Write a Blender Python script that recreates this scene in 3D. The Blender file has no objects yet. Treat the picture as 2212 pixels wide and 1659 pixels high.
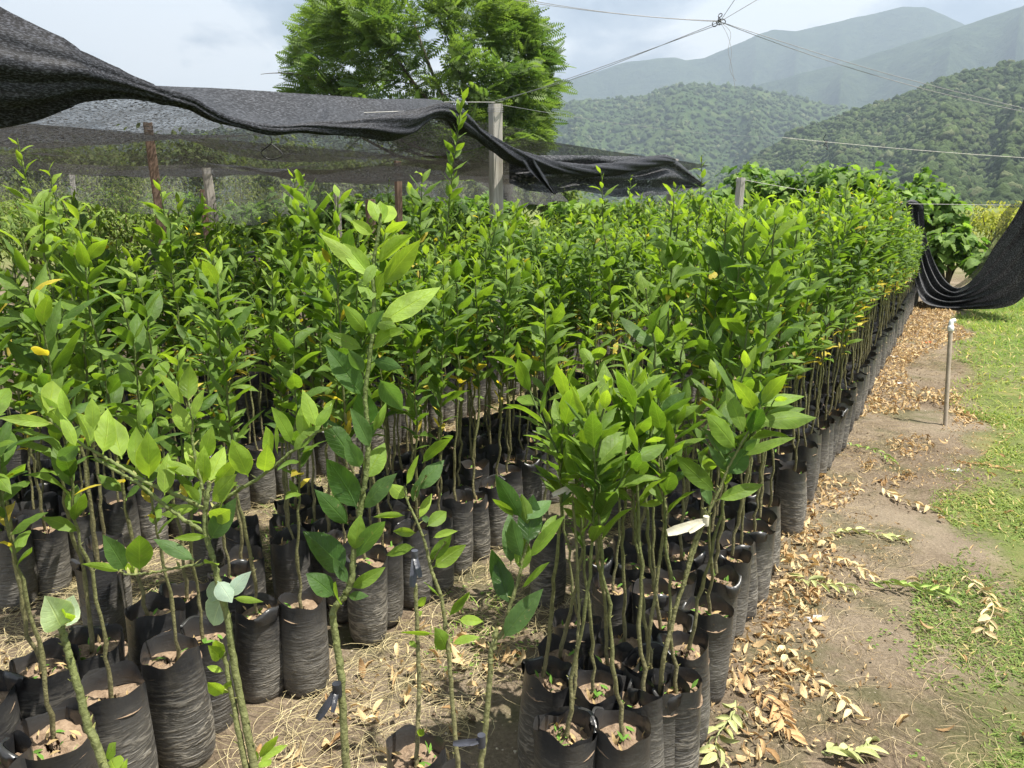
import bpy, math, random
import numpy as np
from mathutils import Vector
SC = bpy.context.scene
COL = SC.collection
rad = math.radians
# ------------------------------------------------------------------ camera, light, exposure
CAMH = 1.5
PITCH = rad(13.2)
F = 1660.0                                   # focal length in photo pixels (2212 wide)
cd = bpy.data.cameras.new('camera'); cam = bpy.data.objects.new('camera', cd); COL.objects.link(cam)
cam.location = (0, 0, CAMH); cam.rotation_euler = (rad(90) - PITCH, 0, 0)
cd.sensor_width = 36; cd.lens = 36 * F / 2212.0; cd.clip_start = 0.05; cd.clip_end = 20000
SC.camera = cam
SUN_AZ, SUN_EL = rad(100), rad(68)            # azimuth clockwise from +Y (camera heading)
tosun = Vector((math.sin(SUN_AZ) * math.cos(SUN_EL), math.cos(SUN_AZ) * math.cos(SUN_EL), math.sin(SUN_EL)))
sd = bpy.data.lights.new('sun', 'SUN'); so = bpy.data.objects.new('sun', sd); COL.objects.link(so)
sd.energy = 5.0; sd.angle = rad(0.5); sd.color = (1.0, 0.95, 0.86)
so.rotation_euler = tosun.to_track_quat('Z', 'Y').to_euler(); so.location = (10, 10, 30)
W = bpy.data.worlds.new('World'); SC.world = W; W.use_nodes = True
SC.view_settings.view_transform = 'Standard'; SC.view_settings.look = 'None'
SC.view_settings.gamma = 1.0; SC.view_settings.use_curve_mapping = False
SC.view_settings.exposure = 1.42
SC.cycles.max_bounces = 8; SC.cycles.transparent_max_bounces = 24
SC.cycles.diffuse_bounces = 3; SC.cycles.glossy_bounces = 2; SC.cycles.transmission_bounces = 4
SC.cycles.volume_bounces = 0; SC.cycles.use_denoising = True
SC.cycles.sample_clamp_indirect = 6.0; SC.cycles.caustics_reflective = False; SC.cycles.caustics_refractive = False

# ------------------------------------------------------------------ node helpers
def nodes(mat):
    mat.use_nodes = True
    nt = mat.node_tree; nt.nodes.clear()
    return nt
class NT:
    def __init__(s, nt): s.nt = nt
    def n(s, t, **kw):
        x = s.nt.nodes.new(t)
        for k, v in kw.items():
            if k in x.inputs.keys() if isinstance(k, str) and not hasattr(x, k) else False:
                x.inputs[k].default_value = v
            else:
                setattr(x, k, v)
        return x
    def l(s, a, b): s.nt.links.new(a, b)
    def noise(s, vec, scale, detail=4, rough=.55, dist=0):
        x = s.nt.nodes.new('ShaderNodeTexNoise'); x.inputs['Scale'].default_value = scale
        x.inputs['Detail'].default_value = detail; x.inputs['Roughness'].default_value = rough
        x.inputs['Distortion'].default_value = dist
        if vec is not None: s.l(vec, x.inputs['Vector'])
        return x.outputs['Fac']
    def ramp(s, fac, stops):
        x = s.nt.nodes.new('ShaderNodeValToRGB'); r = x.color_ramp
        while len(r.elements) < len(stops): r.elements.new(0.5)
        for e, (p, c) in zip(r.elements, stops):
            e.position = p; e.color = (c if isinstance(c, tuple) else (c, c, c)) + (1,)
        s.l(fac, x.inputs['Fac']); return x.outputs['Color']
    def math(s, op, a, b=None, c=None, clamp=False):
        x = s.nt.nodes.new('ShaderNodeMath'); x.operation = op; x.use_clamp = clamp
        for i, v in enumerate((a, b, c)):
            if v is None: continue
            if isinstance(v, (int, float)): x.inputs[i].default_value = v
            else: s.l(v, x.inputs[i])
        return x.outputs[0]
    def mix(s, fac, a, b, mode='MIX'):
        x = s.nt.nodes.new('ShaderNodeMix'); x.data_type = 'RGBA'; x.blend_type = mode; x.clamp_factor = True
        if isinstance(fac, (int, float)): x.inputs[0].default_value = fac
        else: s.l(fac, x.inputs[0])
        for i, v in ((6, a), (7, b)):
            if isinstance(v, tuple): x.inputs[i].default_value = v + (1,)
            else: s.l(v, x.inputs[i])
        return x.outputs[2]
    def mapping(s, vec, scale=(1, 1, 1), loc=(0, 0, 0), rot=(0, 0, 0)):
        x = s.nt.nodes.new('ShaderNodeMapping'); x.inputs['Scale'].default_value = scale
        x.inputs['Location'].default_value = loc; x.inputs['Rotation'].default_value = rot
        s.l(vec, x.inputs['Vector']); return x.outputs[0]
    def bump(s, h, strength, dist=.01):
        x = s.nt.nodes.new('ShaderNodeBump'); x.inputs['Strength'].default_value = strength
        x.inputs['Distance'].default_value = dist; s.l(h, x.inputs['Height']); return x.outputs[0]
    def bsdf(s, col, rough=.6, spec=.5, normal=None):
        x = s.nt.nodes.new('ShaderNodeBsdfPrincipled')
        if isinstance(col, tuple): x.inputs['Base Color'].default_value = col + (1,)
        else: s.l(col, x.inputs['Base Color'])
        if isinstance(rough, (int, float)): x.inputs['Roughness'].default_value = rough
        else: s.l(rough, x.inputs['Roughness'])
        x.inputs['Specular IOR Level'].default_value = spec
        if normal is not None: s.l(normal, x.inputs['Normal'])
        return x.outputs[0]
    def out(s, sh):
        o = s.nt.nodes.new('ShaderNodeOutputMaterial'); s.l(sh, o.inputs['Surface'])
    def mixsh(s, fac, a, b):
        x = s.nt.nodes.new('ShaderNodeMixShader')
        if isinstance(fac, (int, float)): x.inputs[0].default_value = fac
        else: s.l(fac, x.inputs[0])
        s.l(a, x.inputs[1]); s.l(b, x.inputs[2]); return x.outputs[0]
def newmat(name):
    m = bpy.data.materials.new(name); return m, NT(nodes(m))

# ------------------------------------------------------------------ sky with broken cloud
t = NT(W.node_tree); W.node_tree.nodes.clear()
sky = t.nt.nodes.new('ShaderNodeTexSky'); sky.sky_type = 'NISHITA'; sky.sun_disc = False
sky.sun_elevation = SUN_EL; sky.sun_rotation = SUN_AZ; sky.air_density = 1.2; sky.dust_density = 2.0
tc = t.nt.nodes.new('ShaderNodeTexCoord')
mp = t.mapping(tc.outputs['Generated'], (1, 1, 2.6), (3.1, 1.7, 0.4))
n1 = t.noise(mp, 2.6, 7, .52, .35)
n2 = t.noise(t.mapping(tc.outputs['Generated'], (1, 1, 2.2), (7.3, 4.2, 0)), 4.6, 7, .58, .4)
cf = t.ramp(n1, [(.36, .80), (.56, 1.0)])
lowz = t.nt.nodes.new('ShaderNodeSeparateXYZ'); t.l(tc.outputs['Generated'], lowz.inputs[0])
n2 = t.math('ADD', n2, t.ramp(lowz.outputs[2], [(.12, .055), (.34, 0.0)]))
cc = t.ramp(n2, [(.42, (0.22, 0.27, 0.35)), (.51, (0.44, 0.48, 0.54)), (.61, (0.98, 0.97, 0.95))])
bg1 = t.nt.nodes.new('ShaderNodeBackground'); bg1.inputs['Strength'].default_value = 0.11
t.l(sky.outputs[0], bg1.inputs['Color'])
bg2 = t.nt.nodes.new('ShaderNodeBackground'); bg2.inputs['Strength'].default_value = 0.62
t.l(cc, bg2.inputs['Color'])
wm = t.mixsh(cf, bg1.outputs[0], bg2.outputs[0])
wo = t.nt.nodes.new('ShaderNodeOutputWorld'); t.l(wm, wo.inputs['Surface'])

# ------------------------------------------------------------------ geometry helpers
CP, SP = math.cos(PITCH), math.sin(PITCH)
def ray(px, py):
    x = (px - 1106) / F; y = (829.5 - py) / F
    return np.array([x, CP + y * SP, y * CP - SP])
CAM = np.array([0, 0, CAMH])
def at(px, py, z): return CAM + ray(px, py) * z
def G(px, py, h=0.0):
    d = ray(px, py); return CAM + d * ((h - CAMH) / d[2])
S30, C30 = math.sin(rad(30)), math.cos(rad(30))   # bed rows run along u, 30 degrees off the camera heading
def UV(u, v, z=0.0): return np.array([u * S30 + v * C30, u * C30 - v * S30, z])
def toUV(p): return p[0] * S30 + p[1] * C30, p[0] * C30 - p[1] * S30
def V(px, py, v0):
    d = ray(px, py); return CAM + d * (v0 / (d[0] * C30 - d[1] * S30))
def proj(p):
    r = np.asarray(p) - CAM
    z = r[1] * CP - r[2] * SP; y = r[1] * SP + r[2] * CP
    if z < .05: return None
    return 1106 + F * r[0] / z, 829.5 - F * y / z, z

class Acc:
    def __init__(s): s.v = []; s.f = []; s.c = []; s.uv = []; s.m = []; s.n = 0
    def add(s, v, f, c=(.5, .5, .5), uv=None, m=0):
        v = np.asarray(v, dtype=np.float32).reshape(-1, 3); f = np.asarray(f, dtype=np.int64)
        if f.shape[1] == 3: f = np.concatenate([f, np.full((len(f), 1), -1)], 1)
        g = f + s.n; g[f < 0] = -1
        s.v.append(v); s.f.append(g); s.n += len(v)
        c = np.asarray(c, dtype=np.float32)
        if c.ndim == 1: c = np.tile(c, (len(v), 1))
        s.c.append(c)
        s.uv.append(np.zeros((len(v), 2), np.float32) if uv is None else np.asarray(uv, np.float32))
        s.m.append(np.full(len(f), m, np.int32))
    def arrays(s):
        return [np.concatenate(a) for a in (s.v, s.f, s.c, s.uv, s.m)]
    def merge(s, arrs, M=None, off=(0, 0, 0), cmul=None):
        v, f, c, uv, m = arrs
        if M is not None: v = v @ M.T
        v = v + np.asarray(off, np.float32)
        g = f + s.n; g[f < 0] = -1
        s.v.append(v.astype(np.float32)); s.f.append(g); s.c.append(c if cmul is None else c * cmul); s.uv.append(uv); s.m.append(m); s.n += len(v)
    def mesh(s, name, mats, smooth=True):
        v, f, c, uv, m = s.arrays()
        me = bpy.data.meshes.new(name)
        tri = f[:, 3] < 0
        tot = np.where(tri, 3, 4).astype(np.int32)
        loops = f[f >= 0].astype(np.int32)
        me.vertices.add(len(v)); me.vertices.foreach_set('co', v.ravel())
        me.loops.add(len(loops)); me.loops.foreach_set('vertex_index', loops)
        me.polygons.add(len(f)); st = np.concatenate([[0], np.cumsum(tot)[:-1]]).astype(np.int32)
        me.polygons.foreach_set('loop_start', st); me.polygons.foreach_set('loop_total', tot)
        me.polygons.foreach_set('use_smooth', np.full(len(f), smooth))
        me.polygons.foreach_set('material_index', m)
        ul = me.uv_layers.new(name='UVMap'); ul.data.foreach_set('uv', uv[loops].astype(np.float32).ravel())
        at_ = me.color_attributes.new('Col', 'FLOAT_COLOR', 'POINT')
        at_.data.foreach_set('color', np.concatenate([c, np.ones((len(c), 1), np.float32)], 1).astype(np.float32).ravel())
        for mt in mats: me.materials.append(mt)
        me.update(calc_edges=True)
        return me
    def obj(s, name, mats, parent=None, smooth=True, **kw):
        if not isinstance(mats, (list, tuple)): mats = [mats]
        return link(name, s.mesh(name, mats, smooth), parent, **kw)
def link(name, data, parent=None, loc=None, **kw):
    o = bpy.data.objects.new(name, data); COL.objects.link(o)
    if parent is not None: o.parent = parent
    if loc is not None: o.location = loc
    for k, v in kw.items(): o[k] = v
    return o
def thing(name, label, cat, loc=(0, 0, 0), group=None, rotz=0):
    o = link(name, None, None, loc, label=label, category=cat)
    o.empty_display_size = .1; o.rotation_euler = (0, 0, rotz)
    if group: o['group'] = group
    return o
def norm(a): return a / np.maximum(np.linalg.norm(a, axis=-1, keepdims=True), 1e-9)

def tube(acc, pts, r, sides=7, col=(.5, .5, .5), m=0, cap=True, squash=None, mod=None):
    pts = np.asarray(pts, float); n = len(pts)
    r = np.full(n, r) if np.isscalar(r) else np.asarray(r, float)
    T = norm(np.gradient(pts, axis=0))
    ref = np.array([0, 0, 1.]) if abs(T[0][2]) < .8 else np.array([1., 0, 0])
    A = norm(np.cross(T, ref)); B = np.cross(T, A)
    th = np.linspace(0, 2 * np.pi, sides, endpoint=False)
    R = r[:, None] * np.ones((1, sides))
    if mod is not None: R = R * mod(np.arange(n)[:, None], th[None, :])
    v = pts[:, None, :] + R[..., None] * (np.cos(th)[None, :, None] * A[:, None, :] + np.sin(th)[None, :, None] * B[:, None, :] * (1 if squash is None else squash))
    i = np.arange(n - 1)[:, None] * sides; j = np.arange(sides)[None, :]; k = (j + 1) % sides
    f = np.stack([i + j, i + k, i + sides + k, i + sides + j], -1).reshape(-1, 4)
    uv = np.stack([np.tile(th / (2 * np.pi), (n, 1)), np.tile(np.linspace(0, 1, n)[:, None], (1, sides))], -1).reshape(-1, 2)
    c = np.asarray(col, np.float32)
    if c.ndim == 2: c = np.repeat(c, sides, 0)
    acc.add(v.reshape(-1, 3), f, c, uv, m)
    if cap:
        for e, rev in ((0, False), (n - 1, True)):
            ring = v[e]; cc = ring.mean(0)[None]
            ff = np.array([[j, (j + 1) % sides, sides] if rev else [(j + 1) % sides, j, sides] for j in range(sides)])
            acc.add(np.concatenate([ring, cc]), ff, c[0] if c.ndim == 2 else c, None, m)
def smooth_path(pts, n):
    pts = np.asarray(pts, float); m = len(pts)
    t = np.linspace(0, m - 1, n); out = []
    for x in t:
        i = min(int(x), m - 2); f = x - i
        p0 = pts[max(i - 1, 0)]; p1 = pts[i]; p2 = pts[i + 1]; p3 = pts[min(i + 2, m - 1)]
        out.append(.5 * ((2 * p1) + (-p0 + p2) * f + (2 * p0 - 5 * p1 + 4 * p2 - p3) * f * f + (-p0 + 3 * p1 - 3 * p2 + p3) * f ** 3))
    return np.array(out)
def grid_faces(a, b, closed=False):
    i = np.arange(a - 1)[:, None] * b; j = np.arange(b if closed else b - 1)[None, :]; k = (j + 1) % b
    return np.stack([i + j, i + k, i + b + k, i + b + j], -1).reshape(-1, 4)
def box(acc, lo, hi, col=(.5, .5, .5), m=0):
    x0, y0, z0 = lo; x1, y1, z1 = hi
    v = [(x0, y0, z0), (x1, y0, z0), (x1, y1, z0), (x0, y1, z0), (x0, y0, z1), (x1, y0, z1), (x1, y1, z1), (x0, y1, z1)]
    acc.add(v, [[0, 3, 2, 1], [4, 5, 6, 7], [0, 1, 5, 4], [1, 2, 6, 5], [2, 3, 7, 6], [3, 0, 4, 7]], col, None, m)

CITRUS = (np.array([0, .06, .14, .27, .42, .6, .76, .9, 1.0]), np.array([.05, .07,   .5, .86, 1, .93, .64, .28, .01]))
CITLOW = (np.array([0, .1, .35, .65, 1.0]), np.array([.05, .3, 1, .85, .02]))
LOBED = (np.array([0, .02, .12, .24, .36, .5, .62, .74, .86, 1.0]), np.array([.3, .75, .8, 1.0, .74, .9, .5, .55, .2, .02]))
LOBLOW = (np.array([0, .04, .3, .5, .75, 1.0]), np.array([.3, .8, 1.0, .85, .5, .02]))
BLADE = (np.array([0, .4, .75, 1.0]), np.array([.8, 1, .6, .05]))
def leaves(acc, base, d, nrm, L, Wd, curl, fold, col, prof=CITRUS, half=2, wav=0.0, rng=None, m=0):
    """strips of quads, one curved and folded blade per row; Wd = full width as a share of length"""
    base = np.asarray(base, float); n = len(base)
    if n == 0: return
    d = norm(np.asarray(d, float)); nrm = np.asarray(nrm, float)
    nrm = norm(nrm - (nrm * d).sum(1, keepdims=True) * d); side = np.cross(d, nrm)
    ts, ws = prof; nt_ = len(ts)
    L = np.broadcast_to(L, n); Wd = np.broadcast_to(Wd, n); curl = np.broadcast_to(curl, n); fold = np.broadcast_to(fold, n)
    k = np.where(np.abs(curl) < 1e-3, 1e-3, curl)[:, None]; t = ts[None, :]
    x = np.sin(k * t) / k; y = -(1 - np.cos(k * t)) / k
    ctr = base[:, None] + L[:, None, None] * (x[..., None] * d[:, None] + y[..., None] * nrm[:, None])
    ln = np.sin(k * t)[..., None] * d[:, None] + np.cos(k * t)[..., None] * nrm[:, None]
    s = np.linspace(-1, 1, 2 * half + 1)
    w = (L * Wd * .5)[:, None] * ws[None, :]
    lat = w[..., None] * s[None, None, :] * np.cos(fold)[:, None, None]
    up = w[..., None] * (np.abs(s) ** 1.2)[None, None, :] * np.sin(fold)[:, None, None]
    if wav:
        ph = rng.uniform(0, 6.28, (n, 1, 1)); fr = rng.uniform(7, 13, (n, 1, 1))
        up = up + wav * w[..., None] * np.sin(fr * t[..., None] + ph + s[None, None] * 1.5) * np.abs(s)[None, None]
    P = ctr[:, :, None] + lat[..., None] * side[:, None, None] + up[..., None] * ln[:, :, None]
    c = 2 * half + 1
    f0 = grid_faces(nt_, c)[:, ::-1]
    f = (f0[None] + (np.arange(n) * nt_ * c)[:, None, None]).reshape(-1, 4)
    uv = np.stack(np.broadcast_arrays(((s + 1) / 2)[None, None, :], t[..., None]), -1)
    uv = np.broadcast_to(uv, (n, nt_, c, 2)).reshape(-1, 2)
    col = np.asarray(col, np.float32)
    if col.ndim == 1: col = np.tile(col, (n, 1))
    acc.add(P.reshape(-1, 3), f, np.repeat(col, nt_ * c, 0), uv, m)

# ------------------------------------------------------------------ materials
def leaf_mat(name, under=(1.3, 1.25, 1.25), trans=.47, rough=.36, tcol=(2.05, 1.95, .8), spec=.5, vein=True):
    m, t = newmat(name)
    a = t.nt.nodes.new('ShaderNodeAttribute'); a.attribute_name = 'Col'
    uv = t.nt.nodes.new('ShaderNodeTexCoord')
    sx = t.nt.nodes.new('ShaderNodeSeparateXYZ'); t.l(uv.outputs['UV'], sx.inputs[0])
    col = a.outputs['Color']; nrm = None
    nz = t.noise(uv.outputs['Object'], 28, 3)
    col = t.mix(1.0, col, t.ramp(nz, [(.3, .78), (.7, 1.22)]), 'MULTIPLY')
    if vein:
        dm = t.math('ABSOLUTE', t.math('SUBTRACT', sx.outputs[0], .5))
        mid = t.ramp(dm, [(.0, 1.0), (.035, 0.0)])
        # side veins sweeping forward from the midrib
        vv = t.math('SINE', t.math('MULTIPLY', t.math('SUBTRACT', sx.outputs[1], t.math('MULTIPLY', dm, .45)), 58))
        vr = t.ramp(vv, [(.86, 0.0), (1.0, .35)])
        vf = t.math('MAXIMUM', mid, vr)
        col = t.mix(t.math('MULTIPLY', vf, .55), col, t.mix(1.0, col, (1.9, 1.7, 1.6), 'MULTIPLY'))
        edge = t.ramp(dm, [(.455, 0.0), (.49, .55)])
        col = t.mix(edge, col, t.mix(1.0, col, (1.7, 1.5, 1.5), 'MULTIPLY'))
        sp = t.ramp(t.noise(uv.outputs['Object'], 130, 2, .6), [(.68, 0.0), (.74, .6)])
        col = t.mix(sp, col, (.16, .15, .07))
        nrm = t.bump(t.math('ADD', vf, t.math('MULTIPLY', t.noise(uv.outputs['Object'], 45, 3), 2.2)), .5, .003)
    g = t.nt.nodes.new('ShaderNodeNewGeometry')
    cu = t.mix(1.0, col, under, 'MULTIPLY')
    c2 = t.mix(g.outputs['Backfacing'], col, cu)
    rr = t.math('ADD', t.math('MULTIPLY', g.outputs['Backfacing'], .25), t.math('ADD', rough - .08, t.math('MULTIPLY', t.noise(uv.outputs['Object'], 9, 2), .22)))
    p = t.bsdf(c2, rr, spec, nrm)
    tr = t.nt.nodes.new('ShaderNodeBsdfTranslucent'); t.l(t.mix(1.0, col, tcol, 'MULTIPLY'), tr.inputs['Color'])
    t.out(t.mixsh(trans, p, tr.outputs[0])); return m
M_LEAF = leaf_mat('citrus_leaf', rough=.33, spec=.42)
M_FAR = leaf_mat('far_leaf', vein=False, rough=.5, trans=.4, tcol=(2.0, 2.1, 1.0))
M_LOB = leaf_mat('broad_leaf', rough=.45, trans=.4, tcol=(2.0, 2.1, 1.0))
M_DRY = leaf_mat('dry_leaf', vein=True, under=(1.1, 1.1, 1.1), rough=.75, trans=.15, tcol=(1.1, .9, .6), spec=.2)
def attr_mat(name, rough=.8, spec=.25, nscale=40, lo=.75, hi=1.25, bump=0, bscale=60):
    m, t = newmat(name)
    a = t.nt.nodes.new('ShaderNodeAttribute'); a.attribute_name = 'Col'
    tc = t.nt.nodes.new('ShaderNodeTexCoord')
    nz = t.noise(tc.outputs['Object'], nscale, 5, .6)
    c = t.mix(1.0, a.outputs['Color'], t.ramp(nz, [(.3, lo), (.7, hi)]), 'MULTIPLY')
    nr = t.bump(t.noise(tc.outputs['Object'], bscale, 5), bump, .01) if bump else None
    t.out(t.bsdf(c, rough, spec, nr)); return m
M_STEM = attr_mat('stem_bark', .65, .3, 90, .65, 1.35, .5, 140)
M_GRASS = leaf_mat('grass_blade', vein=False, rough=.5, trans=.4, tcol=(1.9, 1.9, 1.0))
M_STRAW = attr_mat('straw', .8, .2, 30)
M_TRUNK = attr_mat('tree_bark', .9, .15, 12, .6, 1.3, .8, 20)
M_STONE = attr_mat('pebble', .9, .2, 30, .7, 1.3)
M_TIE = attr_mat('tie_film', .35, .5, 20, .8, 1.2, .3, 50)

def bag_mat():
    m, t = newmat('grow_bag_film')
    tc = t.nt.nodes.new('ShaderNodeTexCoord'); oi = t.nt.nodes.new('ShaderNodeObjectInfo')
    cmb = t.nt.nodes.new('ShaderNodeCombineXYZ')
    r20 = t.math('MULTIPLY', oi.outputs['Random'], 20)
    for i in range(3): t.l(r20, cmb.inputs[i])
    add = t.nt.nodes.new('ShaderNodeVectorMath'); add.operation = 'ADD'
    t.l(tc.outputs['Object'], add.inputs[0]); t.l(cmb.outputs[0], add.inputs[1])
    P = add.outputs[0]
    sx = t.nt.nodes.new('ShaderNodeSeparateXYZ'); t.l(tc.outputs['Object'], sx.inputs[0])
    z = sx.outputs[2]
    # wrinkles: flattened noise bands around the bag
    w1 = t.noise(t.mapping(P, (15, 15, 74)), 1.0, 3, .6, 1.1)
    w2 = t.noise(t.mapping(P, (30, 30, 130)), 1.0, 2, .5, .8)
    wr = t.math('ADD', t.math('MULTIPLY', w1, .7), t.math('MULTIPLY', w2, .3))
    crest = t.ramp(wr, [(.50, 0.0), (.57, 1.0)])
    low = t.ramp(z, [(.10, 1.0), (.285, .0)])
    big = t.noise(P, 9, 4, .6)
    dust = t.ramp(t.math('ADD', big, t.math('MULTIPLY', oi.outputs['Random'], .16)), [(.36, .22), (.62, 1.0)])
    body = t.math('MULTIPLY', t.math('ADD', t.math('MULTIPLY', low, .8), .18), dust)
    c1 = t.mix(body, (.017, .018, .021), (.125, .116, .10))
    c2 = t.mix(t.math('MULTIPLY', t.math('MULTIPLY', crest, low), t.ramp(t.math('FRACT', t.math('MULTIPLY', oi.outputs['Random'], 7.3)), [(.15, .12), (.6, .8)])), c1, (.31, .285, .24))
    sp = t.ramp(t.noise(P, 160, 2, .7), [(.62, 0.0), (.72, .5)])
    c3 = t.mix(t.math('MULTIPLY', sp, t.math('ADD', low, .15)), c2, (.3, .26, .2))
    rg = t.math('ADD', t.math('MULTIPLY', body, .45), .26)
    hh = t.math('ADD', t.math('MULTIPLY', wr, t.math('ADD', low, .12)), t.math('MULTIPLY', t.noise(P, 22, 3), .35))
    t.out(t.bsdf(c3, rg, .5, t.bump(hh, .9, .012))); return m
M_BAG = bag_mat()
def soil_mat():
    m, t = newmat('potting_soil')
    tc = t.nt.nodes.new('ShaderNodeTexCoord')
    n = t.noise(tc.outputs['Object'], 60, 6, .65); n2 = t.noise(tc.outputs['Object'], 14, 3)
    c = t.mix(n2, t.ramp(n, [(.3, (.13, .088, .055)), (.7, (.44, .33, .23))]), (.24, .17, .115))
    t.out(t.bsdf(c, .95, .1, t.bump(n, 1, .01))); return m
M_SOIL = soil_mat()
def ground_mat():
    m, t = newmat('dirt')
    g = t.nt.nodes.new('ShaderNodeNewGeometry'); P = g.outputs['Position']
    big = t.noise(P, .9, 5, .6, .3); mid = t.noise(P, 7, 6, .65); fine = t.noise(P, 70, 6, .7)
    c = t.ramp(fine, [(.30, (.078, .058, .039)), (.5, (.185, .142, .097)), (.70, (.33, .262, .186))])
    c = t.mix(t.ramp(mid, [(.35, 0.0), (.62, .55)]), c, (.095, .07, .048))
    c = t.mix(t.ramp(big, [(.42, 0.0), (.62, .6)]), c, (.29, .238, .175))
    alg = t.ramp(t.noise(P, 2.3, 5, .6), [(.50, 0.0), (.62, .6)])
    c = t.mix(alg, c, (.075, .082, .032))
    st = t.nt.nodes.new('ShaderNodeTexVoronoi'); st.inputs['Scale'].default_value = 34; t.l(P, st.inputs['Vector'])
    c = t.mix(t.ramp(st.outputs['Distance'], [(.07, .8), (.12, 0.0)]), c, (.38, .32, .25))
    # meadow beyond the worked ground
    sx = t.nt.nodes.new('ShaderNodeSeparateXYZ'); t.l(P, sx.inputs[0])
    v = t.math('SUBTRACT', t.math('MULTIPLY', sx.outputs[0], C30), t.math('MULTIPLY', sx.outputs[1], S30))
    v = t.math('ADD', v, t.math('MULTIPLY', t.math('SUBTRACT', t.noise(P, 1.3, 4), .5), .9))
    gm = t.ramp(v, [(.12, 0.0), (.30, 1.0)])
    far = t.ramp(t.math('MULTIPLY', sx.outputs[1], .01), [(.15, 0.0), (.22, 1.0)])
    gm = t.math('MAXIMUM', gm, far)
    gc = t.ramp(t.noise(P, 3.2, 5, .6), [(.3, (.085, .125, .03)), (.5, (.13, .16, .045)), (.7, (.23, .21, .085))])
    gp = t.math('MULTIPLY', gm, t.ramp(t.noise(P, 1.6, 5, .65), [(.36, .25), (.5, .92)]))
    c = t.mix(t.math('MAXIMUM', gp, t.math('MULTIPLY', far, .97)), c, gc)
    h = t.math('ADD', t.math('MULTIPLY', fine, .5), mid)
    t.out(t.bsdf(c, .95, .12, t.bump(h, .9, .03))); return m
M_GROUND = ground_mat()
def hill_mat(name, a, b, c_):
    m, t = newmat(name)
    g = t.nt.nodes.new('ShaderNodeNewGeometry'); P = g.outputs['Position']
    n = t.noise(P, .035, 8, .68); n2 = t.noise(P, .006, 5, .6)
    col = t.ramp(n, [(.32, a), (.5, b), (.68, c_)])
    col = t.mix(t.ramp(n2, [(.5, 0.0), (.68, .55)]), col, c_)
    t.out(t.bsdf(col, .95, .1, t.bump(n, 1.0, 14))); return m
M_HILL = hill_mat('hill_forest_floor', (.022, .045, .014), (.05, .085, .025), (.10, .13, .04))
M_HILLF = hill_mat('far_mountain', (.014, .03, .016), (.03, .05, .024), (.06, .085, .04))
def crown_mat():
    m, t = newmat('hill_tree_crowns')
    a = t.nt.nodes.new('ShaderNodeAttribute'); a.attribute_name = 'Col'
    g = t.nt.nodes.new('ShaderNodeNewGeometry'); n = t.noise(g.outputs['Position'], .55, 5, .7)
    c = t.mix(1.0, a.outputs['Color'], t.ramp(n, [(.3, .72), (.7, 1.3)]), 'MULTIPLY')
    t.out(t.bsdf(c, .9, .1, t.bump(n, 1.0, 3))); return m
M_CROWN = crown_mat()
def wood_mat(name, a, b):
    m, t = newmat(name)
    tc = t.nt.nodes.new('ShaderNodeTexCoord'); P = tc.outputs['Object']
    n = t.noise(t.mapping(P, (60, 60, 2.2)), 1.0, 6, .65, .6); n2 = t.noise(P, 5, 3)
    c = t.mix(t.math('MULTIPLY', n2, .5), t.ramp(n, [(.3, a), (.55, b), (.75, tuple(min(1, x * 1.25) for x in b))]), a)
    t.out(t.bsdf(c, .85, .2, t.bump(n, .8, .01))); return m
M_WOODG = wood_mat('weathered_wood', (.24, .215, .18), (.52, .49, .44))
M_WOODB = wood_mat('brown_wood', (.11, .07, .05), (.27, .19, .14))
def net_mat(name, dens=.72, light=(.16, .165, .18), dark=(.012, .013, .016), sc=(75, 75, 75), lsc=90):
    m, t = newmat(name)
    tc = t.nt.nodes.new('ShaderNodeTexCoord')
    P = tc.outputs['Object']
    def dot(ax):
        x = t.nt.nodes.new('ShaderNodeVectorMath'); x.operation = 'DOT_PRODUCT'; t.l(P, x.inputs[0]); x.inputs[1].default_value = ax; return x.outputs['Value']
    cb = t.nt.nodes.new('ShaderNodeCombineXYZ'); t.l(dot((S30, C30, 0)), cb.inputs[0]); t.l(dot((C30, -S30, 0)), cb.inputs[1]); t.l(dot((0, 0, 1)), cb.inputs[2]); P = cb.outputs[0]
    n = t.noise(t.mapping(P, (sc[0] * .4, sc[1], sc[2])), 1.0, 3, .7)
    hole = t.ramp(n, [(.5 - (dens - .5) * .32 - .05, 1.0), (.5 - (dens - .5) * .32 + .05, 0.0)])
    lw = t.nt.nodes.new('ShaderNodeLayerWeight'); lw.inputs['Blend'].default_value = .35
    op = t.math('SUBTRACT', 1.0, t.math('MULTIPLY', hole, t.math('SUBTRACT', 1.0, t.math('MULTIPLY', lw.outputs['Facing'], .75))))
    op = t.math('MAXIMUM', op, min(1, dens * .5))
    c = t.mix(t.ramp(t.noise(t.mapping(P, (lsc * .3, lsc, lsc)), 1.0, 2, .6), [(.48, 0.0), (.64, 1.0)]), dark, light)  # pale speckle: glints on the threads painted into the net colour
    p = t.bsdf(c, .55, .4)
    tl = t.nt.nodes.new('ShaderNodeBsdfTranslucent'); t.l(c, tl.inputs['Color'])
    p = t.mixsh(.25, p, tl.outputs[0])
    tr = t.nt.nodes.new('ShaderNodeBsdfTransparent')
    t.out(t.mixsh(op, tr.outputs[0], p)); return m
M_NET = net_mat('shade_net', .44, (.12, .117, .112), (.008, .008, .010), (110, 110, 110), 120)
M_NETD = net_mat('bunched_net', .98, (.075, .079, .095), (.005, .005, .007), (210, 210, 210), 240)
M_NETS = net_mat('stretched_net', .92, (.10, .104, .118), (.008, .008, .010), (130, 130, 130), 140)
M_NETR = net_mat('draped_net', 1.5, (.10, .102, .112), (.006, .006, .008))
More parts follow.
